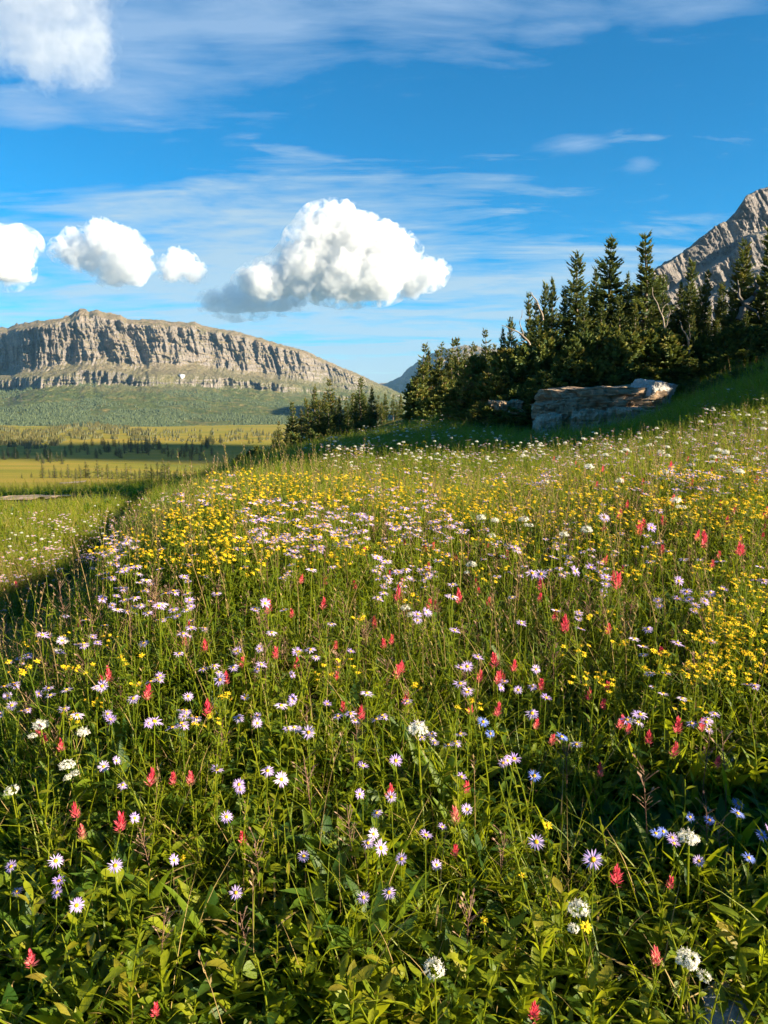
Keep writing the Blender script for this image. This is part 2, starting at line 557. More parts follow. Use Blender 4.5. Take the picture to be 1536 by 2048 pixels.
# ------------------------------------------------------------------ mountains
def rock_mat(name, green=0.35, forest=True, h0=0.0, h1=300.0, greytone=1.0, talus_grey=0.0):
    m = bpy.data.materials.new(name); m.use_nodes = True
    nt = m.node_tree
    bs = nt.nodes['Principled BSDF']; bs.inputs['Roughness'].default_value = 0.95; bs.inputs['Specular IOR Level'].default_value = 0.1
    geo = N(nt, 'ShaderNodeNewGeometry'); pos = geo.outputs['Position']
    sp = N(nt, 'ShaderNodeSeparateXYZ'); L(nt, pos, sp.inputs[0])
    nsp = N(nt, 'ShaderNodeSeparateXYZ'); L(nt, geo.outputs['True Normal'], nsp.inputs[0])
    big = noise(nt, pos, 0.006, 6, 0.6); med = noise(nt, pos, 0.035, 6, 0.65); fin = noise(nt, mapping(nt, pos, (1, 1, .35)), 0.12, 5, 0.7)
    strat = noise(nt, mapping(nt, pos, (.04, .04, 1)), 0.10, 4, 0.6)
    cliff = ramp(nt, mathn(nt, 'ADD', mathn(nt, 'MULTIPLY', fin, .6), mathn(nt, 'MULTIPLY', strat, .4)),
                 [(0.36, (0.085 * greytone, 0.080 * greytone, 0.076)), (0.5, (0.215 * greytone, 0.187 * greytone, 0.168)), (0.66, (0.36, 0.305, 0.262))])
    talus = ramp(nt, med, [(0.3, (0.17, 0.135, 0.085)), (0.46, (0.27, 0.205, 0.135)), (0.58, (0.18, 0.145, 0.085)), (0.75, (0.25, 0.19, 0.13))])
    grass = ramp(nt, med, [(0.3, (0.050, 0.075, 0.026)), (0.5, (0.085, 0.105, 0.032)), (0.7, (0.19, 0.155, 0.06))])
    if talus_grey: talus = mixc(nt, talus_grey, talus, (.20, .19, .18))
    slope = N(nt, 'ShaderNodeMapRange', ins={'From Min': 0.50, 'From Max': 0.72}); L(nt, mathn(nt, 'ADD', nsp.outputs[2], mathn(nt, 'MULTIPLY_ADD', med, .3, -.15)), slope.inputs[0])
    hh = N(nt, 'ShaderNodeMapRange', ins={'From Min': h0, 'From Max': h1}); L(nt, mathn(nt, 'ADD', sp.outputs[2], mathn(nt, 'MULTIPLY_ADD', big, (h1 - h0) * 1.1, -(h1 - h0) * .55)), hh.inputs[0])
    gfac = mathn(nt, 'SUBTRACT', 1.0, hh.outputs[0], clamp=True)
    speck = ramp(nt, noise(nt, pos, 0.028, 5, .7), [(0.50, 0.0), (0.60, green)])
    low = mixc(nt, mathn(nt, 'MAXIMUM', gfac, speck), talus, grass)
    col = mixc(nt, slope.outputs[0], cliff, low)
    L(nt, col, bs.inputs['Base Color'])
    b = N(nt, 'ShaderNodeBump', ins={'Strength': 0.9, 'Distance': 14.0}); L(nt, fin, b.inputs['Height']); L(nt, b.outputs[0], bs.inputs['Normal'])
    return m


def mountain(name, sky_px, bands, Rr, Rb, zb, px0, px1, n_px, mat, amp=50.0, wl=95.0, seed=0.0, rows=300, back=0.5, ridge_amp=6.0, fold=None):
    """sky_px: ridge line as (pixel x, pixel y); bands: (radial 0..1, height 0..1) from foot to ridge; Rr, Rb: ridge / foot distance at a pixel x"""
    px = np.linspace(px0, px1, n_px)
    sk = np.array(sky_px, float)
    py = np.interp(px, sk[:, 0], sk[:, 1])
    tx, tz = ray(px, py)
    Yr = Rr(px); Yb = Rb(px)
    Hr = EYE + tz * Yr
    bd = np.array(bands, float)
    v = np.linspace(0, 1, rows)
    # spend rows evenly along the profile's length
    seg = np.concatenate([[0], np.cumsum(np.hypot(np.diff(bd[:, 0]) * 1.6, np.diff(bd[:, 1])))]); seg /= seg[-1]
    rad = np.interp(v, seg, bd[:, 0]); hgt = np.interp(v, seg, bd[:, 1])
    sl = np.gradient(hgt) / (np.gradient(rad) + 1e-6)
    steep = np.clip((sl - 0.9) / 1.6, 0, 1)
    k = np.ones(9) / 9
    steep = np.convolve(steep, k, 'same'); rad = np.convolve(np.pad(rad, 4, 'edge'), k, 'valid')
    wv_ = np.clip(v[None] + (0.055 * fbm(px / 42, 2.0, seed, 3) + .025 * fbm(px / 13, 7.0, seed, 2))[:, None] * np.sin(np.pi * v)[None] * 1.4, 0, 1)
    rad = np.interp(wv_.ravel(), v, rad).reshape(wv_.shape); hgt = np.interp(wv_.ravel(), v, hgt).reshape(wv_.shape)
    steep = np.interp(wv_.ravel(), v, steep).reshape(wv_.shape)
    Y = Yb[:, None] + (Yr - Yb)[:, None] * rad
    Z = zb + (Hr - zb)[:, None] * hgt
    lat = tx[:, None] * Y
    # ribs and gullies run down the cliffs, ledges run along them
    wv = lat + 0.35 * Z + wl * .9 * fbm(lat / (wl * 3.6), Z / (wl * 16), seed + 12, 2)
    rib = ridged(wv / wl, Z / (wl * 6), seed, 4, .55) - 0.15
    rib2 = ridged(wv / (wl * .28), Z / (wl * 1.2), seed + 9, 3, .6)
    gul = np.exp(-(perlin(wv / (wl * 1.5), Z / (wl * 9), seed + 31) / .085) ** 2) * (.4 + .9 * np.abs(perlin(wv / (wl * 3), Z / (wl * 2.2), seed + 41)))
    blk = np.sign(perlin(wv / (wl * .45), Z / (wl * .55), seed + 51)) * .12
    big = fbm(lat / (wl * 4.5), Z / (wl * 9), seed + 4, 3)
    led = fbm(lat / (wl * 3), Z / (wl * .12), seed + 2, 3)
    A = amp * (0.30 + 1.0 * steep) * (0.95 + 1.5 * fbm(lat / (wl * 2.2), Z / (wl * 2.5), seed + 21, 2))
    edge = np.clip(np.minimum(1, (1 - v) * 14 + .12), 0, 1)[None] * np.clip(v * 6, 0.05, 1)[None]
    dY = -(A * (rib * .62 - 1.0 * gul * steep + blk * steep + (.45 if wl > 50 else .28) * rib2 + .34 * led * steep) + amp * 2.2 * big) * edge
    if fold is not None:
        dY = dY + fold(px)[:, None] * np.clip(v * 3, 0, 1)[None]
    scale = (Y + dY) / Y
    Z = Z + ridge_amp * fbm(lat / 18, Y / 40, seed + 6, 4, .6) * np.clip(v * 2, 0, 1)[None] + (1 - steep) * amp * .12 * fbm(lat / 60, Y / 60, seed + 7, 4, .6)
    crag = ridge_amp * 1.3 * np.abs(fbm(lat[:, -1] / 26, 0.0, seed + 3, 3))
    Z = Z + crag[:, None] * np.clip((v - .93) / .07, 0, 1)[None]
    Zs = EYE + (Z - EYE)
    X = tx[:, None] * (Y + dY)
    Yt = Y + dY
    # far side of the ridge
    nb = 14
    tb = np.linspace(0, 1, nb + 1)[1:]
    Xb = X[:, -1:] + (tx * (Yr - Yb) * back)[:, None] * tb[None]
    Ybk = Yt[:, -1:] + ((Yr - Yb) * back)[:, None] * tb[None]
    Zb = Zs[:, -1:] + (zb - 30 - Zs[:, -1:]) * (tb[None] ** 1.3)
    V = np.stack([np.concatenate([X, Xb], 1), np.concatenate([Yt, Ybk], 1), np.concatenate([Zs, Zb], 1)], -1)
    g = Geo(); g.add(V.reshape(-1, 3), grid_faces(V.shape[0], V.shape[1])[:, ::-1])
    return link(name, g.mesh(name, mat)), V


LRIDGE = [(-420, 700), (-200, 668), (-60, 650), (0, 655), (15, 658), (30, 650), (60, 645), (95, 641), (140, 632), (152, 624), (160, 619), (172, 620), (178, 625), (186, 621), (196, 620), (214, 627), (226, 628), (240, 630), (254, 639), (290, 641), (320, 641), (345, 645), (372, 646), (390, 645), (404, 652), (430, 657), (470, 664), (520, 677), (560, 690), (590, 697), (618, 706), (640, 717), (690, 738), (720, 750), (748, 764), (790, 782), (860, 810), (950, 850)]
LB = [(0, 0), (0.20, 0.07), (0.40, 0.19), (0.43, 0.215), (0.52, 0.28), (0.53, 0.32), (0.55, 0.375), (0.65, 0.43), (0.69, 0.49), (0.735, 0.68), (0.765, 0.86), (0.81, 0.90), (1.0, 1.0)]
mm = rock_mat('left_mountain_rock', 0.55, h0=10, h1=120)
o, LV = mountain('mountain', LRIDGE, LB, lambda p: np.interp(p, [-420, 0, 40, 80, 300, 760, 950], [3300, 2620, 2480, 2430, 2600, 3500, 3900]),
                 lambda p: np.interp(p, [-420, 0, 75, 760, 950], [1500, 1300, 1260, 1500, 1700]), -50, -420, 950, 1250, mm, amp=44, wl=66, seed=1.3, rows=330)
tag(o, 'long cliff banded mountain with green foot across the left valley', 'mountain', kind='structure')
RRIDGE = [(1000, 800), (1150, 700), (1230, 620), (1290, 566), (1310, 540), (1345, 519), (1375, 500), (1400, 478), (1432, 455), (1450, 447), (1470, 431), (1484, 412), (1490, 401), (1505, 394), (1520, 388), (1536, 384), (1580, 384), (1640, 430), (1750, 520), (1900, 640), (2200, 760)]
RB = [(0, 0), (0.3, 0.16), (0.42, 0.25), (0.46, 0.36), (0.54, 0.40), (0.575, 0.52), (0.65, 0.56), (0.70, 0.70), (0.80, 0.75), (0.87, 0.95), (1, 1)]
mr = rock_mat('right_mountain_rock', 0.10, h0=-60, h1=60, greytone=0.95, talus_grey=.65)
o, _V = mountain('mountain', RRIDGE, RB, lambda p: np.interp(p, [1000, 1290, 1600, 2200], [1200, 1330, 1640, 2000]), lambda p: np.interp(p, [1000, 2200], [850, 720]), -20, 1000, 2200, 900, mr, amp=15, wl=24, seed=5.1, rows=420)
tag(o, 'steep grey rock peak rising behind the conifers on the right', 'mountain', kind='structure')
DR = [(560, 800), (700, 792), (745, 778), (757, 768), (775, 766), (800, 754), (812, 741), (830, 727), (850, 715), (880, 700), (930, 690), (1000, 700), (1100, 740), (1200, 790)]
o, _V = mountain('mountain', DR, [(0, 0), (.3, .15), (.5, .4), (.6, .75), (1, 1)], lambda p: np.interp(p, [560, 700, 900, 1200], [7600, 7600, 5600, 5200]), lambda p: 4300 + 0 * p, -80, 560, 1200, 420, rock_mat('distant_ridge_rock', 0.2, h0=20, h1=160), amp=150, wl=260, seed=2.2, rows=140)
tag(o, 'blue shaded distant ridge seen through the gap between the mountains', 'mountain', kind='structure')

# snow patches lie in the talus below the cliff
snow = bpy.data.materials.new('old_snow'); snow.use_nodes = True
snow.node_tree.nodes['Principled BSDF'].inputs['Base Color'].default_value = (0.62, 0.62, 0.65, 1)
snow.node_tree.nodes['Principled BSDF'].inputs['Roughness'].default_value = 0.7
snow_bump = N(snow.node_tree, 'ShaderNodeBump', ins={'Strength': 0.3, 'Distance': 1.0})
L(snow.node_tree, noise(snow.node_tree, N(snow.node_tree, 'ShaderNodeNewGeometry').outputs['Position'], 0.2), snow_bump.inputs['Height'])
L(snow.node_tree, snow_bump.outputs[0], snow.node_tree.nodes['Principled BSDF'].inputs['Normal'])


def surf_at(V, px, py):
    """point of a mountain grid whose picture position is nearest to a pixel, with that grid's cell index"""
    d = V - np.array([0, 0, EYE])
    cx = d[..., 0]; fw = d[..., 1] * CP - d[..., 2] * SP; up = d[..., 1] * SP + d[..., 2] * CP
    q = (768 + FPX * cx / fw - px) ** 2 + (1024 - FPX * up / fw - py) ** 2
    return np.unravel_index(np.argmin(q), q.shape)


SNOW = [([(355, 749), (362, 748), (372, 750), (368, 757), (363, 760)], 'larger wedge of old snow below the cliffs'),
        ([(400, 757), (407, 762), (422, 761), (421, 766), (410, 768), (404, 766)], 'hook shaped strip of snow right of the snow wedge'),
        ([(300, 825), (310, 825), (308, 829), (302, 829)], 'tiny snow spot low on the green slope'),
        ]
for poly, lab in SNOW:
    pts = np.array([LV[surf_at(LV, *p)] for p in poly])
    c = pts.mean(0)
    to = (np.array([0, 0, EYE]) - c); to /= np.linalg.norm(to)
    pts = c + (pts - c) * .72; top = pts + to * 8 + np.array([0, 0, 1.0]); bot = pts - to * 6 - np.array([0, 0, 3.0])
    n = len(pts)
    # a domed patch: rim, raised middle, buried underside
    V = np.concatenate([bot, top, [(top.mean(0) + to * 3)], [bot.mean(0)]])
    F = [[i, (i + 1) % n, n + (i + 1) % n, n + i] for i in range(n)] + [[n + i, n + (i + 1) % n, 2 * n] for i in range(n)] + [[(i + 1) % n, i, 2 * n + 1] for i in range(n)]
    o = link('snow_patch', Geo().add(V, F).mesh('snow_patch', snow, smooth=False)); tag(o, lab, 'snow patch', 'old snow patches on the mountain')
# ------------------------------------------------------------------ clouds: real bodies of scattering vapour far beyond the mountains
def cloud_mat(name, dens):
    m = bpy.data.materials.new(name); m.use_nodes = True
    nt = m.node_tree; nt.nodes.clear()
    out = N(nt, 'ShaderNodeOutputMaterial')
    v = N(nt, 'ShaderNodeVolumePrincipled', ins={'Color': (.95, .955, .97, 1), 'Density': dens, 'Anisotropy': 0.0})
    L(nt, v.outputs[0], out.inputs['Volume'])
    return m


def cloud(blobs, Y, base_py, label, mat, vox=0.028, disp=0.35, seed=0):
    k = Y / FPX
    r = random.Random(seed)
    g = Geo()
    import bmesh
    bm = bmesh.new(); bmesh.ops.create_icosphere(bm, subdivisions=3, radius=1.0)
    sv = np.array([v.co for v in bm.verts]); sf = np.array([[v.index for v in f.verts] for f in bm.faces]); bm.free()
    rad = []
    for (bx, by, br) in blobs:
        dY = r.uniform(-.6, .6) * br * k
        c = at(bx, by, Y + dY)
        g.add(sv * (br * k) + c, sf); rad.append(br * k)
    me = g.mesh('cloud_form', mat)
    o = bpy.data.objects.new('cloud_form', me); COL.objects.link(o)
    mod = o.modifiers.new('remesh', 'REMESH'); mod.mode = 'VOXEL'; mod.voxel_size = np.mean(rad) * vox * 2
    rm = np.mean(rad)
    for sc, st in ((1.1, disp), (0.42, disp * .85), (0.17, disp * .55), (0.075, disp * .30)):
        tx = bpy.data.textures.new('billow', 'CLOUDS'); tx.noise_scale = rm * sc; tx.noise_depth = 2; tx.cloud_type = 'GRAYSCALE'
        d = o.modifiers.new('billow', 'DISPLACE'); d.texture = tx; d.texture_coords = 'GLOBAL'; d.strength = rm * st * 2; d.mid_level = 0.5
    mod = o.modifiers.new('remesh', 'REMESH'); mod.mode = 'VOXEL'; mod.voxel_size = np.mean(rad) * vox * 1.6
    dg = bpy.context.evaluated_depsgraph_get()
    me2 = bpy.data.meshes.new_from_object(o.evaluated_get(dg))
    bpy.data.objects.remove(o)
    zb = at(768, base_py, Y)[2]
    co = np.empty(len(me2.vertices) * 3, np.float32); me2.vertices.foreach_get('co', co); co = co.reshape(-1, 3)
    low = co[:, 2] < zb
    co[low, 2] = zb + (co[low, 2] - zb) * 0.22
    me2.vertices.foreach_set('co', co.ravel()); me2.update()
    me2.materials.clear(); me2.materials.append(mat)
    ob = link('cloud', me2)
    tag(ob, label, 'cloud', 'cumulus clouds')
    # a thin torn skin of vapour round the body
    wg = Geo()
    for (bx, by, br) in blobs:
        c = at(bx + r.uniform(-.25, .1) * br, by + r.uniform(-.1, .15) * br, Y)
        q = sv * np.array([1.6, 1.4, 1.2]) * (br * k)
        wg.add(q + c, sf)
    wm = wg.mesh('wisp', wisp_mat(rm, 1.3 * mat.node_tree.nodes['Principled Volume'].inputs['Density'].default_value))
    wo = bpy.data.objects.new('wisp', wm); COL.objects.link(wo)
    md = wo.modifiers.new('remesh', 'REMESH'); md.mode = 'VOXEL'; md.voxel_size = rm * .16
    dg = bpy.context.evaluated_depsgraph_get()
    me3 = bpy.data.meshes.new_from_object(wo.evaluated_get(dg)); bpy.data.objects.remove(wo)
    me3.materials.clear(); me3.materials.append(wm.materials[0])
    link('wisp', me3, ob)
    return ob


def wisp_mat(rm, dens):
    m = bpy.data.materials.new('wisp_vapour'); m.use_nodes = True
    nt = m.node_tree; nt.nodes.clear()
    out = N(nt, 'ShaderNodeOutputMaterial')
    geo = N(nt, 'ShaderNodeNewGeometry')
    n = noise(nt, geo.outputs['Position'], 1.0 / (rm * .9), 5, .62, .6)
    d = mathn(nt, 'MULTIPLY', mathn(nt, 'MULTIPLY_ADD', n, 6.5, -3.35, clamp=True), dens)
    v = N(nt, 'ShaderNodeVolumePrincipled', ins={'Color': (1, 1, 1, 1), 'Anisotropy': 0.0})
    L(nt, d, v.inputs['Density'])
    L(nt, v.outputs[0], out.inputs['Volume'])
    return m


CM = cloud_mat('cloud_vapour', 0.0085)
CM2 = cloud_mat('thin_cloud_vapour', 0.0065)
CM3 = cloud_mat('high_cloud_vapour', 0.0006)
cloud([(530, 562, 38), (503, 562, 24), (575, 553, 38), (608, 524, 40), (622, 505, 24), (650, 490, 50), (668, 460, 46), (664, 432, 24), (690, 445, 32), (712, 466, 40), (745, 500, 52), (778, 500, 44), (800, 492, 26), (772, 466, 22), (700, 545, 58), (650, 556, 42),
       (760, 552, 48), (820, 556, 34), (850, 550, 30), (880, 540, 18), (730, 575, 30), (600, 575, 26)], 9000, 600, 'largest white cumulus cloud standing over the gap between the mountains', CM, seed=1)
cloud([(430, 606, 24), (470, 604, 32), (510, 608, 30), (560, 606, 24), (596, 602, 16), (462, 580, 14)], 9500, 622, 'blue grey shaded cloud under the left end of the big cumulus', CM2, seed=2)
cloud([(5, 500, 40), (34, 488, 32), (20, 535, 36), (46, 525, 18), (-40, 510, 50)], 9000, 560, 'white cloud cut by the left edge of the frame above the mountain', CM, seed=3)
cloud([(203, 456, 18), (214, 480, 30), (190, 472, 20), (238, 492, 36), (262, 522, 36), (228, 540, 30), (150, 470, 18), (142, 500, 26), (172, 512, 30), (284, 522, 18), (270, 552, 18)], 9300, 570, 'ragged white cloud above the highest crags of the left mountain', CM2, disp=.55, seed=4)
cloud([(360, 526, 26), (344, 540, 20), (382, 544, 20), (398, 540, 10)], 9500, 565, 'small round cloud between the ragged cloud and the largest cumulus', CM2, disp=.55, seed=5)
cloud([(60, 40, 95), (140, 50, 66), (180, 30, 40), (196, 100, 30), (204, 142, 24), (172, 135, 34), (104, 110, 46), (10, 10, 90), (160, -40, 60), (60, -80, 90), (214, 165, 12)], 6000, 190, 'big soft cloud in the upper left corner of the sky', CM3, disp=.6, seed=6)
# unseen cloud, added on the sun's line to cast the valley's shade band
_p = np.array([-120., 385., -22.]) + SUND * 5200
_b = [(_p + np.array([dx_, dy_, dz_]), r_) for dx_, dy_, dz_, r_ in ((-150, 40, 0, 80), (-60, 0, 10, 95), (60, -20, 10, 90), (150, 10, 0, 80), (240, 40, 0, 60), (0, 60, 0, 70))]
_g = Geo()
for c_, r_ in _b:
    import bmesh
    bm = bmesh.new(); bmesh.ops.create_icosphere(bm, subdivisions=3, radius=1.0)
    sv = np.array([v.co for v in bm.verts]); sf = np.array([[v.index for v in f.verts] for f in bm.faces]); bm.free()
    sv = sv * (1 + .25 * fbm(sv[:, 0] * 2 + r_, sv[:, 1] * 2, sv[:, 2] * 2)[:, None])
    _g.add(sv * np.array([r_, r_, r_ * .45]) + c_, sf)
ob = link('cloud', _g.mesh('cloud', cloud_mat('shading_cloud_vapour', 0.03)))
tag(ob, 'unseen cloud added outside the frame to shade the valley floor', 'cloud', 'cumulus clouds')


# ------------------------------------------------------------------ conifers
def leaf_mat(name, stops, transl=0.3, tcol=(0.25, 0.30, 0.03), rough=0.55, spec=0.25, blotch=False):
    m = bpy.data.materials.new(name); m.use_nodes = True
    nt = m.node_tree
    bs = nt.nodes['Principled BSDF']; bs.inputs['Roughness'].default_value = rough; bs.inputs['Specular IOR Level'].default_value = spec
    a = N(nt, 'ShaderNodeAttribute', attribute_name='tint')
    oi = N(nt, 'ShaderNodeObjectInfo')
    t = mathn(nt, 'ADD', a.outputs['Fac'], mathn(nt, 'MULTIPLY_ADD', oi.outputs['Random'], 0.16, -0.08), clamp=True)
    c = ramp(nt, t, stops)
    if blotch:
        pz = N(nt, 'ShaderNodeNewGeometry').outputs['Position']
        nb_ = noise(nt, pz, 55.0, 5, .65)
        c = mixc(nt, mathn(nt, 'MULTIPLY_ADD', nb_, 2.4, -.85, clamp=True), mixc(nt, 1.0, c, (.62, .66, .6), 'MULTIPLY'), c)
        bp = N(nt, 'ShaderNodeBump', ins={'Strength': .45, 'Distance': .004}); L(nt, noise(nt, pz, 160.0, 3, .6), bp.inputs['Height']); L(nt, bp.outputs[0], bs.inputs['Normal'])
    L(nt, c, bs.inputs['Base Color'])
    if transl > 0:
        tr = N(nt, 'ShaderNodeBsdfTranslucent')
        L(nt, mixc(nt, 0.7, c, tcol, 'MIX'), tr.inputs['Color'])
        mx = N(nt, 'ShaderNodeMixShader', ins={'Fac': transl})
        L(nt, bs.outputs[0], mx.inputs[1]); L(nt, tr.outputs[0], mx.inputs[2])
        L(nt, mx.outputs[0], nt.nodes['Material Output'].inputs['Surface'])
    return m


def wood_mat(name, c0, c1, scale=6.0):
    m = bpy.data.materials.new(name); m.use_nodes = True
    nt = m.node_tree; bs = nt.nodes['Principled BSDF']; bs.inputs['Roughness'].default_value = 0.9
    oc = N(nt, 'ShaderNodeTexCoord').outputs['Object']
    f = noise(nt, mapping(nt, oc, (1, 1, .2)), scale, 6, .7)
    L(nt, ramp(nt, f, [(0.35, c0), (0.65, c1)]), bs.inputs['Base Color'])
    b = N(nt, 'ShaderNodeBump', ins={'Strength': 0.7, 'Distance': 0.03}); L(nt, f, b.inputs['Height']); L(nt, b.outputs[0], bs.inputs['Normal'])
    return m


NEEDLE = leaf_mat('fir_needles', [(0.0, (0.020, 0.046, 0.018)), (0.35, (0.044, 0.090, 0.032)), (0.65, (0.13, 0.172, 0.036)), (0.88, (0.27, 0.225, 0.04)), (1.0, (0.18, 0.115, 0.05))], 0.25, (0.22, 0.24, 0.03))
BARK = wood_mat('fir_bark', (0.10, 0.075, 0.055), (0.24, 0.19, 0.14))
DEADWOOD = wood_mat('bleached_deadwood', (0.16, 0.12, 0.09), (0.40, 0.33, 0.26))


def fir(H, Rm, seed, z0=0.08, dens=1.0, gap=0.25, lod=1.0, power=0.85, bend=0.0, brown=0.0):  # brown: yellow-brown tint; on lit far firs it stands in for sunlight
    """(trunk Geo, crown Geo): whorls of drooping sprays, broken by gaps, a spire with tufts on top"""
    r = np.random.default_rng(seed)
    tg, cg = Geo(), Geo()
    nz = 14
    zz = np.linspace(0, H, nz)
    bx = bend * np.sin(zz / H * 2.6 + seed) * zz / H + .015 * H * np.sin(zz * 1.3 / H * 6 + seed * 2) * (zz / H)
    by = .02 * H * np.sin(zz / H * 4 + seed * 3) * (zz / H)
    tube(tg, np.stack([bx, by, zz], -1), np.linspace(0.022 * H + .02, 0.006, nz), 6, 0, 0.5)
    z = z0 * H
    step = 0.145 / lod ** .8 * (H / 6) ** .35
    k = 0
    while z < H * 0.985:
        t = z / H
        prof = Rm * max(0.02, (1 - t)) ** power * (0.75 + 0.25 * min(1, (t - z0 * .5) / .12 if t < .12 else 1)) + 0.10 * (H / 6)
        clump = 0.72 + 0.5 * float(perlin(z * 1.6 + seed, seed * 3.1, 0.0)) * 1.2
        if r.random() < gap * (0.25 + 0.45 * t):
            z += step; continue
        nb = max(5, int((10 if t < .75 else 7) * dens * lod ** .4))
        a0 = r.random() * 6.28
        cx, cyy = np.interp(z, zz, bx), np.interp(z, zz, by)
        for b in range(nb):
            az = a0 + b * 6.283 / nb + r.normal(0, .25)
            ln = prof * clump * r.uniform(0.62, 1.22)
            if r.random() < .06: ln *= 1.35
            zb = z + r.normal(0, step * .4)
            droop = (-0.34 + 0.75 * t) + r.normal(0, .17)
            ns = max(5, int(5 + ln * 11 * lod))
            s = np.linspace(0, 1, ns)
            hx = ln * s
            hz = ln * (droop * s + 0.28 * s * s)
            ca, sa = math.cos(az), math.sin(az)
            P = np.stack([cx + hx * ca, cyy + hx * sa, zb + hz], -1)
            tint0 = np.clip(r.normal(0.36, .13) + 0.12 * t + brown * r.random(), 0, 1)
            w0 = 0.066 / lod ** .9
            # spray along the branch and side twigs
            for i in range(ns):
                if i < ns * .22: continue
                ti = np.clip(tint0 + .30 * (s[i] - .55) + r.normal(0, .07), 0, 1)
                for sd in (-1, 1):
                    tl = (0.12 + 0.34 * ln * (1 - .70 * s[i])) * r.uniform(.6, 1.25) / lod ** .35 * (1 - .42 * t)
                    ta = az + sd * r.uniform(.6, 1.05)
                    d = np.array([math.cos(ta), math.sin(ta), r.uniform(-.16, .22)])
                    sdv = np.array([-math.sin(ta), math.cos(ta), r.uniform(-.7, .7)]) * w0 * .5
                    p = P[i]
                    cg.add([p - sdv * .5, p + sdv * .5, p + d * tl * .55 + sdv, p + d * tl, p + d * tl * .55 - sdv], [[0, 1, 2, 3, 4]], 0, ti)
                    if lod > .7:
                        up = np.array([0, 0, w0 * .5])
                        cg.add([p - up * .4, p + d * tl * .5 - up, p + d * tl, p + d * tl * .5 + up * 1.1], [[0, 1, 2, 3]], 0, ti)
            d = np.array([ca, sa, droop + .5]); tl = .16 * (H / 6) ** .5
            sdv = np.array([-sa, ca, .3]) * w0 * .6
            cg.add([P[-1] - sdv, P[-1] + sdv, P[-1] + d * tl], [[0, 1, 2]], 0, np.clip(tint0 + .25, 0, 1))
        z += step * r.uniform(.8, 1.25)
        k += 1
    # leader
    for i in range(int(8 * lod) + 3):
        az = r.random() * 6.28; zz_ = H * r.uniform(.93, 1.0)
        p = np.array([np.interp(zz_, zz, bx), np.interp(zz_, zz, by), zz_]); d = np.array([math.cos(az), math.sin(az), .9]) * .05 * H ** .6
        sdv = np.array([-math.sin(az), math.cos(az), 0]) * .03
        cg.add([p - sdv, p + sdv, p + d + np.array([0, 0, .03])], [[0, 1, 2]], 0, .55)
    return tg, cg


def bush(seed, n=5, Rm=1.3, H=1.7, lod=1.0, brown=0.0):
    """low wind-clipped fir thicket: several leaders rising from one mat"""
    r = np.random.default_rng(seed)
    tg, cg = [], Geo()
    for i in range(n):
        a = r.random() * 6.28; d = Rm * .62 * math.sqrt(r.random())
        h = H * r.uniform(.6, 1.05) * (1 - .3 * d / Rm)
        t_, c_ = fir(h, Rm * r.uniform(.45, .62), seed * 31 + i, z0=.02, dens=1.2, gap=.03, lod=lod, power=.62, brown=brown)
        off = (d * math.cos(a), d * math.sin(a), -.05)
        tg.append(Geo().merge(t_, off=off)); cg.merge(c_, off=off)
    return tg, cg


PROTO = {}


def proto(key, maker):
    if key not in PROTO:
        t_, c_ = maker()
        PROTO[key] = ([q.mesh('trunk', BARK) for q in (t_ if isinstance(t_, list) else [t_])], c_.mesh('crown', NEEDLE))
    return PROTO[key]


SPIRE = [dict(H=6, Rm=1.3, seed=s, gap=g_, power=p_, bend=b_, z0=z_) for s, g_, p_, b_, z_ in
         ((1, .10, .80, .10, .08), (2, .16, .95, .25, .10), (3, .06, .75, .05, .05), (4, .22, .9, .3, .12), (5, .14, 1.05, .15, .10), (6, .30, .8, .2, .26))]


def spire(i, lod=1.0, brown=0.0):
    kw = dict(SPIRE[i % 6]); kw['lod'] = lod; kw['brown'] = brown
    return proto(('spire', i % 6, lod, brown), lambda: fir(**kw))


def thicket(i, lod=1.0, brown=0.0):
    return proto(('bush', i % 4, lod, brown), lambda: bush(40 + i % 4, 5, 1.35, 1.8, lod, brown))


def plant_tree(name, pr, loc, h, w, rz, label, cat, group):
    e = empty(name, loc, rz)
    e.scale = (w, w, h)
    for tm in pr[0]: link('trunk', tm, e)
    link('crown', pr[1], e)
    tag(e, label, cat, group)
    return e


def tree_px(px, top, Y, pr_i, label, group, wf=1.0, lod=1.0, name='fir_tree', cat='fir tree', sink=.1, brown=0.0):
    x = ray(px, 900)[0] * Y
    z = float(ground(x, Y)) - sink
    ztop = EYE + ray(px, top)[1] * Y
    H = max(ztop - z, .6)
    pr = spire(pr_i, lod, brown)
    h = H / 6.0
    w = (0.45 * h + 0.55 * min(1, h)) * wf
    return plant_tree(name, pr, (x, Y, z), h, w, random.uniform(0, 6.28), label, cat, group)


def bush_px(px, top, Y, i, label, group, wf=1.0, lod=1.0, brown=0.0):
    x = ray(px, 900)[0] * Y
    z = float(ground(x, Y)) - .1
    ztop = EYE + ray(px, top)[1] * Y
    H = max(ztop - z, .5)
    h = H / 1.8
    w = (0.35 * h + 0.75) * wf
    return plant_tree('low_fir', thicket(i, lod, brown), (x, Y, z), h, w, random.uniform(0, 6.28), label, 'low fir', group)


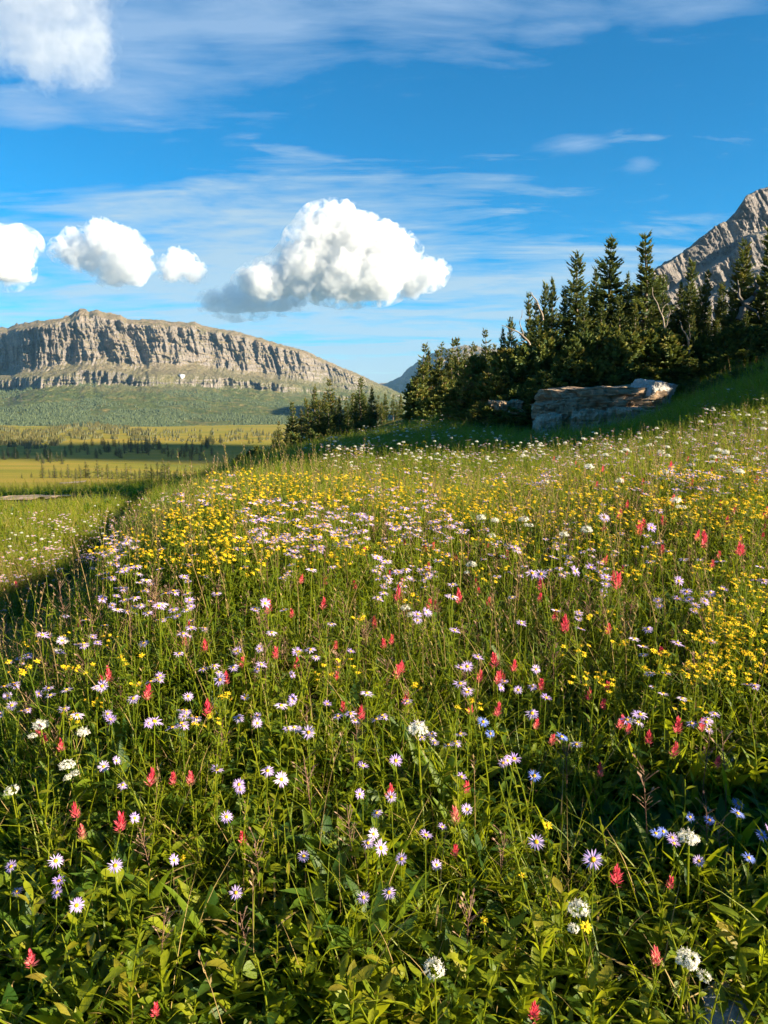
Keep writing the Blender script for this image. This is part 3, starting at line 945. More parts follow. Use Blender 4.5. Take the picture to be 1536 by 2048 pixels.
# copse on the rise to the right
MAIN = [(1143, 506, 31, 0, 'slim fir spire left of the two tallest firs', 1.0), (1210, 476, 32, 1, 'second tallest fir of the copse with an open tufted top', 1.15), (1272, 466, 31.5, 3, 'tallest fir of the copse with a crooked tufted top', 1.15),
        (1176, 538, 33, 5, 'thin brownish fir between the slim spire and the second tallest fir', .8), (1242, 545, 34, 4, 'fir half hidden between the two tallest firs', .9),
        (1096, 556, 31, 4, 'twin topped pale green fir near the left shoulder of the copse', .8), (1082, 568, 32, 2, 'narrow fir beside the twin topped pale fir', .7), (1052, 586, 31, 3, 'leaning fir at the left shoulder of the copse', .8),
        (1300, 556, 33, 2, 'short fir right of the tallest fir', .8), (1312, 552, 35, 0, 'dark rounded fir against the rock peak', .9), (1344, 562, 32, 4, 'fir behind the bent bleached snag', .9), (1364, 522, 34, 2, 'dark fir spire in front of the rock peak', .9),
        (1387, 540, 32, 1, 'sunlit fir right of the dark spire below the peak', .85), (1424, 566, 33, 0, 'small dark fir centred under the rock peak', .9), (1446, 590, 31, 2, 'short sunlit fir before the tall right edge fir', .9),
        (1468, 486, 32, 5, 'tall ragged fir left of the right edge fir', 1.15), (1512, 452, 31, 3, 'tall open fir with bare trunk at the right edge', 1.15), (1402, 612, 30, 3, 'thin young fir with a bright leader before the copse', .7),
        (1535, 556, 31, 1, 'fir cut by the right edge of the frame', 1.0), (1494, 560, 34, 4, 'fir between the two ragged firs on the right', 1.0), (1016, 636, 31, 0, 'low fir spire at the left end of the copse', .8), (1000, 655, 32, 4, 'outermost low fir spire at the left end of the copse', .8),
        (1072, 602, 30, 1, 'mid height fir under the twin topped pale fir', .9), (1160, 596, 29.5, 3, 'mid height fir below the slim spire', .95), (1192, 606, 30, 2, 'dense mid height fir below the second tallest fir', 1.0),
        (1226, 592, 30.5, 0, 'mid height fir at the foot of the two tallest firs', 1.0), (1258, 604, 29.8, 4, 'mid height fir at the foot of the tallest fir', 1.0), (1124, 578, 32.5, 1, 'fir filling the gap left of the slim spire', .9),
        (1290, 612, 30, 1, 'mid height fir left of the bent bleached snag', .95), (1330, 616, 33, 3, 'mid height fir right of the bent bleached snag', .95), (1370, 630, 30, 0, 'mid height fir with two bright leaders', .95),
        (1420, 640, 29.8, 2, 'mid height fir below the dark centre fir', .95), (1476, 620, 29.6, 4, 'mid height fir at the foot of the ragged fir', 1.0), (1520, 610, 29.5, 2, 'mid height fir at the foot of the right edge fir', 1.0)]
for px, top, Y, i, lab, wf in MAIN:
    tree_px(px, top, Y, i, lab, 'firs of the copse on the rise', wf)
TH = [(985, 676, 31.5, 1), (1008, 690, 30, 2), (1034, 676, 30, 3), (962, 728, 32, 0), (1062, 662, 30, 1), (1092, 652, 30, 2), (1112, 670, 29, 3), (1140, 646, 29.5, 0), (1166, 660, 29, 1), (1200, 640, 29, 2), (1232, 646, 29, 3), (1262, 634, 29.5, 0),
      (1290, 648, 29, 1), (1322, 640, 29.5, 2), (1352, 652, 29, 3), (1388, 648, 29, 0), (1424, 656, 29, 1), (1462, 640, 29, 2), (1500, 648, 28.5, 3), (1536, 636, 29, 0),
      (940, 762, 32, 1), (975, 738, 30, 2), (1004, 738, 29, 3), (1044, 724, 28.5, 0), (1080, 730, 28, 1), (1110, 726, 28, 2), (1150, 712, 28, 3), (1196, 716, 28.2, 0), (1240, 706, 28.3, 1), (1284, 712, 28.4, 2), (1330, 704, 28.4, 3), (1376, 706, 28.2, 0), (1420, 700, 28, 1), (1468, 692, 27.8, 2), (1512, 690, 27.5, 3),
      (1030, 770, 27.6, 1), (1066, 772, 27.4, 2), (1100, 768, 27.2, 3), (990, 786, 28.4, 0), (972, 800, 27.2, 2), (1012, 806, 26.6, 1), (1058, 806, 26.2, 3)]
for j, (px, top, Y, i) in enumerate(TH):
    bush_px(px, top, Y, i, 'dark low fir thicket skirting the copse above the rock ledge' if px > 1020 else 'brownish low fir thicket at the shaded left end of the copse', 'low fir thicket round the copse' if px > 1020 else 'brownish thicket at the left end', 1.0, 1.0, 0.0 if px > 1020 else .45)
for j, (px, top, Y, i) in enumerate([(1395, 752, 25, 0), (1432, 744, 23, 1), (1478, 738, 24, 2), (1522, 728, 22, 3), (1360, 764, 26, 2), (1505, 752, 19, 1)]):
    bush_px(px, top, Y, i, 'small low fir on the grassy bank in front of the right hand trees', 'small firs on the grassy bank', .62)
# trees further along the ridge, outside the frame on the right, shade the hollow and the ledge
for j, (x, y, h) in enumerate([(17.5, 23, 4.8), (19.5, 21, 5.4), (21, 24.5, 5.4), (18.8, 26.5, 4.8), (16.5, 29.5, 3.8), (22, 22, 5.6), (24, 20, 6.2), (14.2, 14.6, 7.5), (16, 16.5, 8), (15.2, 18.6, 7), (17.5, 13.2, 8.5), (18.5, 17.5, 8.5), (19.5, 10.6, 9), (20.5, 14.5, 9), (15.5, 12.4, 8), (13.6, 18.2, 5.5), (20, 6.5, 9), (17, 8.6, 8), (15.2, 9.8, 7.5), (19, 8.2, 8.5), (22, 8.4, 7.5), (22.5, 12, 7.5), (24.5, 10, 8), (25.5, 6.5, 8), (17.2, 19.4, 6), (27, 8.5, 8), (23, 16.5, 7), (28.5, 5, 8), (16.8, 14.8, 6.5), (19.2, 12.4, 7), (21.3, 10.4, 7.5), (24, 7.4, 8), (13.4, 16.4, 5.5)]):
    plant_tree('fir_tree', spire(j), (x, y, float(ground(x, y)) - .1), h / 6, h / 6 * 1.45, j * 1.7, 'fir of the copse continuing beyond the right edge of the frame', 'fir tree', 'firs beyond the right edge')
for j, (x, y, h) in enumerate([(3.1, 1.3, 1.3)]):  # unseen low fir added to throw the shade patch at lower right
    plant_tree('low_fir', thicket(j), (x, y, float(ground(x, y)) - .05), h / 1.8, .45, j * 2.1, 'unseen low fir added beyond the right edge to shade the lower right meadow', 'low fir', 'unseen low firs added for shade')
SECOND = [(844, 690), (856, 694), (880, 686), (905, 680), (916, 678), (928, 690), (940, 686), (951, 692), (970, 662), (960, 702), (891, 700), (869, 702), (986, 690), (934, 712), (902, 716), (850, 728), (880, 740)]
for j, (px, top) in enumerate(SECOND):
    lab = 'tallest thin fir at the right end of the second copse' if px == 970 else 'thin sunlit fir with bare pale trunk in the second copse behind the ridge'
    tree_px(px, top, 46 + (j * 37 % 7), (5, 4, 3, 5)[j % 4], lab, 'thin firs of the second copse' if px != 970 else None, 1.0, .8, brown=.18)
for j, (px, top) in enumerate([(846, 768), (866, 764), (890, 770), (914, 762), (938, 758), (960, 752), (984, 742), (850, 742), (906, 736), (948, 728)]):
    bush_px(px, top, 43 + (j * 5 % 4), j, 'low fir at the foot of the second copse', 'low firs of the second copse', 1.0, .8, .2)
MID = [(586, 804, 52, 2, 'dark dense fir at the left of the middle group'), (618, 794, 50, 1, 'bright sunlit fir with two pale stems in front of the middle group'), (632, 768, 54, 4, None), (664, 760, 55, 5, 'tallest thin fir of the middle group with a tufted top'), (651, 784, 53, 0, None),
       (680, 790, 55, 4, None), (692, 796, 54, 3, None), (722, 756, 53, 2, 'dark spire fir at the right of the middle group'), (706, 784, 56, 1, None), (740, 800, 52, 3, None), (640, 800, 52, 0, None), (604, 814, 55, 4, None), (656, 808, 51, 2, None), (672, 802, 52, 5, None), (697, 806, 51, 2, None), (730, 790, 55, 0, None),
       (755, 792, 58, 5, None), (770, 784, 60, 4, None), (786, 790, 60, 5, None), (801, 786, 62, 4, None), (816, 794, 60, 1, None), (828, 806, 58, 3, None), (764, 802, 57, 1, None), (793, 804, 58, 0, None),
       (560, 844, 42, 5, 'young fir with bare pale stem at the left tip of the ridge'), (577, 868, 44, 3, 'small fir just right of the ridge tip fir'), (550, 862, 46, 2, 'dark fir just behind the ridge tip fir'), (745, 770, 54, 4, None), (712, 800, 50, 4, None)]
for j, (px, top, Y, i, lab) in enumerate(MID):
    tree_px(px, top, Y, i, lab or 'fir of the sunlit middle group below the ridge', None if lab else 'firs of the middle group', 1.15 if i == 2 else 1.0, .8, brown=.0 if i == 2 else .18)  # raised tint stands in for sunlight on the crowns
for j, (px, top, Y) in enumerate([(534, 884, 40), (514, 890, 40), (500, 900, 41), (598, 858, 46), (640, 850, 47), (700, 846, 47), (735, 836, 48), (668, 850, 48)]):
    bush_px(px, top, Y, j, 'low fir beside the ridge tip fir' if px < 560 else 'low fir at the foot of the middle group', 'low firs at the ridge tip' if px < 560 else 'low firs of the middle group', .8, .8)
# row of small trees across the valley meadow
ROW = [(82, 927), (96, 938), (106, 930), (120, 936), (134, 928), (141, 940), (149, 936), (158, 930), (169, 923), (176, 938), (193, 919), (201, 934), (213, 928), (222, 940), (232, 932), (241, 938), (250, 926), (260, 930), (268, 940), (277, 936), (290, 927), (300, 930), (306, 940), (313, 924), (322, 930), (328, 919), (336, 926), (346, 940), (370, 930), (382, 934), (396, 938), (352, 934), (412, 940), (60, 944), (40, 946)]
rr_ = random.Random(5)
for j, (px, top) in enumerate(ROW):
    tree_px(px, top, 100 + rr_.uniform(-7, 10), j, 'small sunlit fir in the row across the valley meadow', 'small firs in the row across the meadow', 1.5, .45, sink=.05, brown=.3)  # tint raised to make the row look sunlit
# valley trees further off: single firs in the cloud shadow
n_ = 0
VAL = []
for (px0, px1, py0, py1, k) in ((20, 250, 905, 918, 34), (110, 330, 890, 905, 40), (270, 430, 898, 914, 30), (400, 445, 882, 894, 16), (0, 60, 908, 920, 10), (60, 130, 918, 930, 14), (330, 420, 912, 922, 8), (440, 520, 880, 888, 5)):
    for _ in range(k):
        px, py = rr_.uniform(px0, px1), rr_.uniform(py0, py1)
        h_ = hit(px, py, 0.0, 100)
        if h_ is None: continue
        VAL.append((h_, px, py))
for h_, px, py in VAL:
    H = rr_.uniform(10, 24) * h_[1] / FPX
    plant_tree('fir_tree', spire(rr_.randrange(6), .45), (h_[0], h_[1], h_[2] - .2), H / 6, H / 6 * 1.5, rr_.uniform(0, 6), 'sunlit fir of the knoll cluster right of the shade band' if px > 398 and py < 896 else 'dark fir standing in the shaded band of the valley floor', 'fir tree', 'firs of the knoll cluster' if px > 398 and py < 896 else 'firs in the shaded valley band')


# far woods that read as one mass: slim cones in their thousands
def woods(name, pts, hs, label, stops):
    k = 5
    th = np.arange(k) / k * 6.283
    v = np.concatenate([np.stack([np.cos(th) * .24, np.sin(th) * .24, np.full(k, .06)], -1), np.stack([np.cos(th + .6) * .15, np.sin(th + .6) * .15, np.full(k, .45)], -1), [[0, 0, 1.0]]])
    f = [[i, (i + 1) % k, k + (i + 1) % k, k + i] for i in range(k)] + [[k + i, k + (i + 1) % k, 2 * k] for i in range(k)]
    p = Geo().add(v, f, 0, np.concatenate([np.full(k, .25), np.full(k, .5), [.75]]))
    out = Geo()
    n = len(pts)
    r = np.random.default_rng(3)
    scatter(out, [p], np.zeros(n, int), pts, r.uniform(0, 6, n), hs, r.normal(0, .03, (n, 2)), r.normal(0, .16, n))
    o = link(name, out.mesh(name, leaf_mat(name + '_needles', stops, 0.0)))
    tag(o, label, 'forest', kind='stuff')


pts, hs = [], []
r = np.random.default_rng(21)
for _ in range(5200):
    a = r.uniform(0, 1)
    px, py = r.uniform(-30, 300), 0
    py = r.uniform(858, 892 - 14 * max(0, (px - 80) / 200)) + 6 * math.sin(px / 40)
    if float(perlin(px / 26, py / 5, 2.2)) < -.12 + .25 * max(0, px / 300): continue
    h_ = hit(px, py, 0, 150)
    if h_ is None or h_[1] > 1900: continue
    pts.append(h_ - [0, 0, .3]); hs.append(r.uniform(7, 12) * h_[1] / FPX)
for _ in range(900):
    px, py = r.uniform(280, 620), r.uniform(862, 884)
    if float(perlin(px / 30, py / 4, 8.2)) < .12: continue
    h_ = hit(px, py, 0, 150)
    if h_ is None or h_[1] > 1900: continue
    pts.append(h_ - [0, 0, .3]); hs.append(r.uniform(6, 10) * h_[1] / FPX)
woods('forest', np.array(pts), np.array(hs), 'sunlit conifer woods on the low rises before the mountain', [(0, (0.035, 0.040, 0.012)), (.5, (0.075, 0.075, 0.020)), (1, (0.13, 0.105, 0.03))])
nu, nv = LV.shape[:2]
pts, hs = [], []
ui = r.uniform(0, nu - 2, 60000); vi = r.uniform(0, 140, 60000)
i0, j0 = ui.astype(int), vi.astype(int)
fu, fv = (ui - i0)[:, None], (vi - j0)[:, None]
P_ = LV[i0, j0] * (1 - fu) * (1 - fv) + LV[i0 + 1, j0] * fu * (1 - fv) + LV[i0, j0 + 1] * (1 - fu) * fv + LV[i0 + 1, j0 + 1] * fu * fv
hh_ = (P_[:, 2] + 45) / 130
keep = fbm(P_[:, 0] / 150, P_[:, 1] / 150, 4.4) * 2.4 + .60 - hh_ * 1.15 - .26 * np.clip(P_[:, 0] / 400 + .35, 0, 1.2) > r.uniform(0, .35, len(P_))
P_ = P_[keep]
woods('forest', P_ - [0, 0, .6], r.uniform(3.0, 6.5, len(P_)), 'green conifer woods covering the foot of the left mountain', [(0, (0.035, 0.055, 0.024)), (.5, (0.070, 0.095, 0.040)), (1, (0.12, 0.14, 0.055))])


# ------------------------------------------------------------------ bleached snags
def snag(name, paths, label, mat=DEADWOOD, rad=.045):
    base = np.array(paths[0][0])
    e = empty(name, tuple(base)); tag(e, label, 'dead tree')
    for i, (p) in enumerate(paths):
        P = np.array(p) - base
        n = len(P)
        s = np.linspace(0, n - 1, n * 4)
        Q = np.stack([np.interp(s, np.arange(n), P[:, k]) for k in range(3)], -1)
        Q += .03 * np.stack([np.sin(s * 5 + i), np.cos(s * 4 + i), 0 * s], -1)
        g = Geo(); r0 = rad if i == 0 else rad * .5
        tube(g, Q, np.linspace(r0, r0 * .22, len(Q)), 6)
        link('trunk' if i == 0 else 'branch', g.mesh('trunk' if i == 0 else 'branch', mat), e)


def px_path(l, Y):
    return [at(px, py, Y + .0 * i) for i, (px, py) in enumerate(l)]


snag('dead_tree', [px_path([(1334, 690), (1330, 655), (1322, 625), (1310, 600), (1303, 575)], 29.3), px_path([(1330, 655), (1340, 630), (1338, 612)], 29.3), px_path([(1322, 625), (1332, 608)], 29.3)], 'bent bleached snag rising from the thicket right of centre in the copse')
snag('dead_tree', [px_path([(1376, 720), (1378, 680), (1366, 660), (1358, 640)], 28.4), px_path([(1378, 680), (1380, 650), (1372, 640)], 28.4), px_path([(1366, 690), (1352, 700)], 28.4)], 'low forked snag with pale limbs before the thicket')
snag('dead_tree', [px_path([(1480, 640), (1488, 610), (1510, 592), (1516, 575), (1508, 560)], 30.5), px_path([(1488, 610), (1478, 590), (1476, 560)], 30.5), px_path([(1488, 612), (1512, 622), (1520, 640)], 30.5)], 'thick twisted grey trunk at the foot of the right edge fir', wood_mat('dark_deadwood', (.09, .075, .065), (.2, .17, .14)), .16)
snag('dead_tree', [px_path([(1060, 690), (1045, 670), (1028, 660), (1002, 650)], 28.9), px_path([(1045, 670), (1040, 640), (1046, 620)], 28.9), px_path([(1052, 680), (1030, 690)], 28.9), px_path([(1028, 660), (1010, 672)], 28.9)], 'leaning grey snag with bare limbs at the left shoulder of the copse')
snag('dead_tree', [px_path([(1086, 640), (1078, 612), (1068, 594), (1060, 584)], 30), px_path([(1078, 612), (1070, 606)], 30)], 'thin pale snag leaning among the left shoulder firs')


# ------------------------------------------------------------------ rocks
def rock_stone(name, c0, c1, c2, strat=9.0, lichen=0.0):
    m = bpy.data.materials.new(name); m.use_nodes = True
    nt = m.node_tree; bs = nt.nodes['Principled BSDF']; bs.inputs['Roughness'].default_value = 0.88; bs.inputs['Specular IOR Level'].default_value = .2
    oc = N(nt, 'ShaderNodeTexCoord').outputs['Object']
    a = noise(nt, mapping(nt, oc, (.35, .35, strat / 3)), 2.2, 8, .68, .4)
    b_ = noise(nt, oc, 7.0, 7, .7)
    f = mathn(nt, 'ADD', mathn(nt, 'MULTIPLY', a, .65), mathn(nt, 'MULTIPLY', b_, .35))
    c = ramp(nt, f, [(.34, c0), (.5, c1), (.64, c2)])
    L(nt, c, bs.inputs['Base Color'])
    b = N(nt, 'ShaderNodeBump', ins={'Strength': 0.9, 'Distance': 0.06}); L(nt, f, b.inputs['Height']); L(nt, b.outputs[0], bs.inputs['Normal'])
    return m


def stone_geo(sx, sy, sz, seed, n=26, box=.55, strata=0.0, nstr=7, rough=.12, shear=(0, 0)):
    """a block: rounded box, ledges cut along the bedding, cracks and chips"""
    u = np.linspace(-1, 1, n)
    A, B = np.meshgrid(u, u, indexing='ij')
    g = Geo()
    one = np.ones_like(A)
    for f_, flip in (((A, B, one), 0), ((A, B, -one), 1), ((A, one, B), 1), ((A, -one, B), 0), ((one, A, B), 0), ((-one, A, B), 1)):
        p = np.stack(f_, -1).reshape(-1, 3)
        sph = p / np.linalg.norm(p, axis=1)[:, None]
        q = p * (1 - box) * .0 + (sph * box * 1.25 + p * (1 - box))
        q = q * np.array([sx, sy, sz]) / 2
        m_ = max(sx, sy, sz)
        d = 1 + rough * fbm(q[:, 0] / m_ * 3 + seed, q[:, 1] / m_ * 3, q[:, 2] / m_ * 3, 4) * 1.6 + rough * .8 * ridged(q[:, 0] / m_ * 6, q[:, 1] / m_ * 6 + seed, q[:, 2] / m_ * 6, 3)
        hz = q[:, 2] / sz * nstr + .35 * fbm(q[:, 0] / m_ * 2, q[:, 1] / m_ * 2, seed, 2)
        lay = np.floor(hz)
        off = (perlin(lay * 7.31 + seed, q[:, 0] / m_ * 1.6 + lay * 3.3, seed * 1.7 + q[:, 1] / m_) * 1.2 - .5 * np.exp(-((hz - lay) / .13) ** 2))
        vx = q[:, 0] / sx * 3.4 + .5 * fbm(q[:, 2] / sz, q[:, 1] / m_, seed + 5, 2) + .25 * lay % 1.7
        vc = np.floor(vx)
        d2 = d + strata * off + .10 * perlin(vc * 5.13 + seed, lay * 2.7, seed) - .12 * np.exp(-((vx - vc) / .07) ** 2)
        d2 = d2 + .035 * ridged(q[:, 0] / m_ * 14 + seed, q[:, 1] / m_ * 14, q[:, 2] / m_ * 22, 3)
        q[:, 0] *= d2; q[:, 1] *= d2; q[:, 2] *= d
        q[:, 0] += shear[0] * q[:, 2]; q[:, 2] += shear[1] * q[:, 0]
        ff = grid_faces(n, n)
        g.add(q, ff[:, ::-1] if flip == 0 else ff)
    return g


BROWN = rock_stone('layered_brown_rock', (.10, .068, .047), (.29, .20, .13), (.48, .35, .235), 14)
PALE = rock_stone('pale_fractured_rock', (.15, .115, .085), (.40, .315, .235), (.58, .48, .38), 8)
WHITE = rock_stone('white_boulder_rock', (.22, .21, .20), (.40, .385, .37), (.56, .54, .52), 4)
BLUE = rock_stone('blue_grey_stone', (.09, .10, .12), (.20, .215, .25), (.36, .37, .39), 5)


def outcrop(label, blocks, Y):
    x0 = np.mean([b[1] for b in blocks]); y0 = max(b[2] for b in blocks)
    base = at(x0, y0, Y)
    e = empty('rock_outcrop', tuple(base)); tag(e, label, 'rock outcrop')
    for i, (nm, px, py, w, h, dy, depth, mt, st, sh) in enumerate(blocks):
        c = at(px, py, Y + dy) - base
        k = (Y + dy) / FPX
        link(nm, stone_geo(w * k, depth, h * k, 3.7 * i + Y, 58, .30, st, (7 if i % 2 else 10) if h > 50 else 5, .20, sh).mesh(nm, mt), e, tuple(c))


outcrop('layered brown rock ledge with pale broken blocks below the fir copse', [
    ('ledge_slab', 1196, 804, 196, 50, 0.3, 2.4, BROWN, .05, (.1, .03)), ('ledge_slab', 1118, 826, 88, 52, 0.15, 2.0, BROWN, .06, (-.12, .25)), ('ledge_slab', 1296, 824, 165, 30, .2, 2.0, BROWN, .07, (0, -.06)),
    ('block', 1092, 860, 36, 56, -.9, 1.2, PALE, .05, (.15, 0)), ('block', 1160, 854, 46, 60, -.9, 1.2, PALE, .05, (.12, 0)), ('block', 1196, 852, 30, 56, -.8, 1.0, PALE, .05, (-.1, 0)), ('block', 1256, 844, 100, 50, -.8, 1.4, PALE, .07, (0, -.05)), ('block', 1338, 840, 80, 36, -.6, 1.4, PALE, .07, (0, -.1)), ('block', 1128, 872, 44, 46, .5, 1.0, BROWN, .1, (0, 0))], 25.3)
outcrop('shaded broken rocks under the left end of the copse', [
    ('block', 998, 832, 30, 52, 0, 1.2, BROWN, .08, (-.2, 0)), ('block', 1040, 850, 44, 50, -.6, 1.2, BROWN, .12, (0, 0)), ('block', 1022, 824, 26, 40, .3, 1.0, BROWN, .06, (.3, 0))], 27.0)
c = at(1304, 783, 24.9)
o = link('boulder', stone_geo(1.0, .9, .62, 4.2, 40, .22, .03, 4, .12, (.25, .0)).mesh('boulder', WHITE), None, tuple(c)); o.rotation_euler = (0.1, .12, .5)
tag(o, 'pale angular boulder resting on top of the brown rock ledge', 'boulder')
h_ = hit(1445, 2030, .05)
o = link('stone', stone_geo(.11, .10, .09, 8.8, 30, .4, .08, 4, .14).mesh('stone', BLUE), None, (h_[0], h_[1], h_[2] - .02)); o.rotation_euler = (.2, -.15, .6)
tag(o, 'blue grey stone lying in the plants at the lower right corner', 'stone')
for px, py, Y, s, lab in ((914, 748, 30, 0, ''),):
    pass
c = at(1213, 776, 28.0); c[2] = float(ground(c[0], c[1])) + .05
o = link('stone', stone_geo(.5, .4, .28, 2.2, 20, .45, .05, 4, .12).mesh('stone', PALE), None, tuple(c)); tag(o, 'small grey stone on the grass left of the pale boulder', 'stone')


# ------------------------------------------------------------------ trodden paths
PATH = bpy.data.materials.new('bare_path'); PATH.use_nodes = True
nt = PATH.node_tree; bs = nt.nodes['Principled BSDF']; bs.inputs['Roughness'].default_value = .95
f = noise(nt, N(nt, 'ShaderNodeNewGeometry').outputs['Position'], 2.0, 6, .7)
L(nt, ramp(nt, f, [(.35, (.17, .12, .07)), (.65, (.36, .26, .17))]), bs.inputs['Base Color'])


def path(label, pxs, width):
    P = np.array([hit(a, b, 0, 8) for a, b in pxs])
    s = np.linspace(0, len(P) - 1, 60)
    Q = np.stack([np.interp(s, np.arange(len(P)), P[:, k]) for k in range(3)], -1)
    d = np.gradient(Q[:, :2], axis=0); d /= np.linalg.norm(d, axis=1)[:, None]
    nrm = np.stack([-d[:, 1], d[:, 0]], -1)
    w = width * (.7 + .5 * fbm(s * .9, 3.3, 0)) * np.clip(np.minimum(s, s[::-1]) * 1.5, .15, 1)
    rows = []
    for k in np.linspace(-1, 1, 7):
        xy = Q[:, :2] + nrm * (w * k / 2)[:, None] + .12 * width * fbm(s * 3, k, 1.0)[:, None]
        rows.append(np.concatenate([xy, (ground(xy[:, 0], xy[:, 1]) + .03 + .012 * width * (1 - k * k))[:, None]], 1))
    V = np.stack(rows, 1)
    o = link('path', Geo().add(V.reshape(-1, 3), grid_faces(60, 7)[:, ::-1]).mesh('path', PATH)); tag(o, label, 'path', kind='structure')


def path_avoid(pxs, w):
    AVOID.append((np.array([hit(a, b, 0, 8)[:2] for a, b in pxs]), w))


path_avoid([(-40, 1000), (20, 997), (60, 997), (100, 1001)], 1.5)
path_avoid([(330, 966), (360, 962), (385, 957), (415, 950)], .8)
path('bare tan path crossing the lower meadow at the left edge', [(-40, 1000), (20, 997), (60, 997), (100, 1001)], 2.2)
path('pale bare strip of path on the left tip of the ridge', [(330, 966), (360, 962), (385, 957), (415, 950)], 1.3)
path('small bare patch before the row of valley firs', [(122, 968), (140, 966), (172, 962)], 2.0)
# ------------------------------------------------------------------ meadow plants
GREEN = leaf_mat('meadow_leaf', [(0.0, (0.018, 0.052, 0.020)), (0.3, (0.042, 0.105, 0.020)), (0.55, (0.135, 0.205, 0.012)), (0.78, (0.32, 0.34, 0.012)), (0.9, (0.34, 0.25, 0.03)), (1.0, (0.32, 0.19, 0.07))], 0.47, (0.55, 0.60, 0.014), .45, .35, True)
STRAW = leaf_mat('dry_grass', [(0.0, (0.05, 0.034, 0.014)), (0.5, (0.20, 0.135, 0.045)), (1.0, (0.40, 0.28, 0.11))], 0.2, (.3, .22, .1), .7, .2)


def petal_mat(name, stops, transl, tcol):
    return leaf_mat(name, stops, transl, tcol, .6, .15)


LILAC = petal_mat('lilac_petals', [(0, (.40, .27, .72)), (.5, (.60, .45, .80)), (1, (.80, .68, .84))], .35, (.75, .58, .85))
DISC = petal_mat('orange_disc', [(0, (.50, .20, .01)), (.5, (.75, .36, .01)), (1, (.85, .52, .03))], .1, (.8, .4, .02))
RED = petal_mat('red_bracts', [(0, (.58, .035, .085)), (.4, (.84, .095, .155)), (.7, (.88, .24, .24)), (1, (.66, .40, .24))], .36, (1, .20, .25))
CREAM = petal_mat('cream_florets', [(0, (.52, .48, .36)), (.5, (.76, .73, .62)), (1, (.85, .83, .76))], .3, (.85, .82, .7))
YELLOW = petal_mat('yellow_petals', [(0, (.64, .42, .012)), (.5, (.84, .62, .016)), (1, (.88, .72, .04))], .35, (.92, .72, .02))
PINKBROWN = petal_mat('seed_heads', [(0, (.10, .05, .035)), (.5, (.22, .12, .08)), (1, (.36, .24, .16))], .2, (.4, .2, .1))
MATS = [GREEN, STRAW, LILAC, DISC, RED, CREAM, YELLOW, PINKBROWN]
G_, S_, LI, DI, RE, CR, YE, PB = range(8)


def rot_to(nrm):
    """matrix taking +Z to nrm"""
    n = np.asarray(nrm, float); n = n / np.linalg.norm(n)
    a = np.array([1.0, 0, 0]) if abs(n[0]) < .8 else np.array([0, 1.0, 0])
    x = np.cross(a, n); x /= np.linalg.norm(x); y = np.cross(n, x)
    return np.stack([x, y, n], 1)


# --- leafy prototypes -------------------------------------------------------------------------------------------
def p_broad(seed, n=7, L0=.10, W0=.026, shape='lance', lo=.5, hi=1.35, t0=.40):
    r = np.random.default_rng(seed); g = Geo()
    for i in range(n):
        az = i * 2.4 + r.normal(0, .4); ln = L0 * r.uniform(.6, 1.3)
        p0 = r.uniform(lo, hi); p1 = p0 - r.uniform(.2, 1.3)
        b = (r.normal(0, .012), r.normal(0, .012), 0)
        leaf(g, b, az, ln, W0 * r.uniform(.75, 1.3), p0, p1, r.uniform(.15, .4), 5, shape, G_, np.clip(r.normal(t0, .13), 0, .86), r.normal(0, .35), wave=.0025)
    return g


def p_round(seed, n=9, t0=.36):
    r = np.random.default_rng(seed); g = Geo()
    for i in range(n):
        az = r.random() * 6.28; h = r.uniform(.02, .085); d = r.uniform(.01, .06)
        top = np.array([d * math.cos(az), d * math.sin(az), h])
        tube(g, [np.zeros(3), top * [.4, .4, .7], top], .0011, 3, G_, .5, False)
        leaf(g, top, az + r.normal(0, .5), r.uniform(.028, .055), r.uniform(.018, .034), r.uniform(-.1, .7), r.uniform(-.6, .2), .2, 4, 'ovate', G_, np.clip(r.normal(t0, .14), 0, .85), r.normal(0, .5))
    return g


def p_stem(seed, H=.26, n=13, L0=.05, W0=.012, t0=.5, wig=.02):
    r = np.random.default_rng(seed); g = Geo()
    ph = r.random() * 6
    f = lambda t: np.array([wig * math.sin(ph + t * 2.2) * t * 1.5, wig * math.cos(ph * 1.7 + t * 2) * t * 1.5, H * t])
    tube(g, [f(t) for t in np.linspace(0, 1, 6)], np.linspace(.0024, .0012, 6), 4, G_, .62, False)
    for i in range(n):
        t = .06 + .92 * i / n
        ln = L0 * (1.2 - .75 * t) * r.uniform(.75, 1.25)
        p0 = r.uniform(.35, 1.0)
        leaf(g, f(t), i * 2.4 + r.normal(0, .3), ln, W0 * r.uniform(.8, 1.25) * (1.15 - .4 * t), p0, p0 - r.uniform(.3, 1.2), .3, 4, 'lance', G_, np.clip(r.normal(t0 + .1 * t, .1), 0, .88), r.normal(0, .3))
    return g


def p_grass(seed, n=13, L0=.20, W0=.0042, spread=.018, t0=.5, dry=.06):
    r = np.random.default_rng(seed); g = Geo()
    for i in range(n):
        az = r.random() * 6.28; p0 = r.uniform(1.05, 1.52)
        m_, t_ = (S_, r.uniform(.3, 1)) if r.random() < dry else (G_, np.clip(r.normal(t0, .12), 0, .88))
        leaf(g, (r.normal(0, spread), r.normal(0, spread), 0), az, L0 * r.uniform(.55, 1.3), W0 * r.uniform(.7, 1.3), p0, p0 - r.uniform(.15, 1.3), None, 5, 'strap', m_, t_, r.normal(0, .6))
    return g


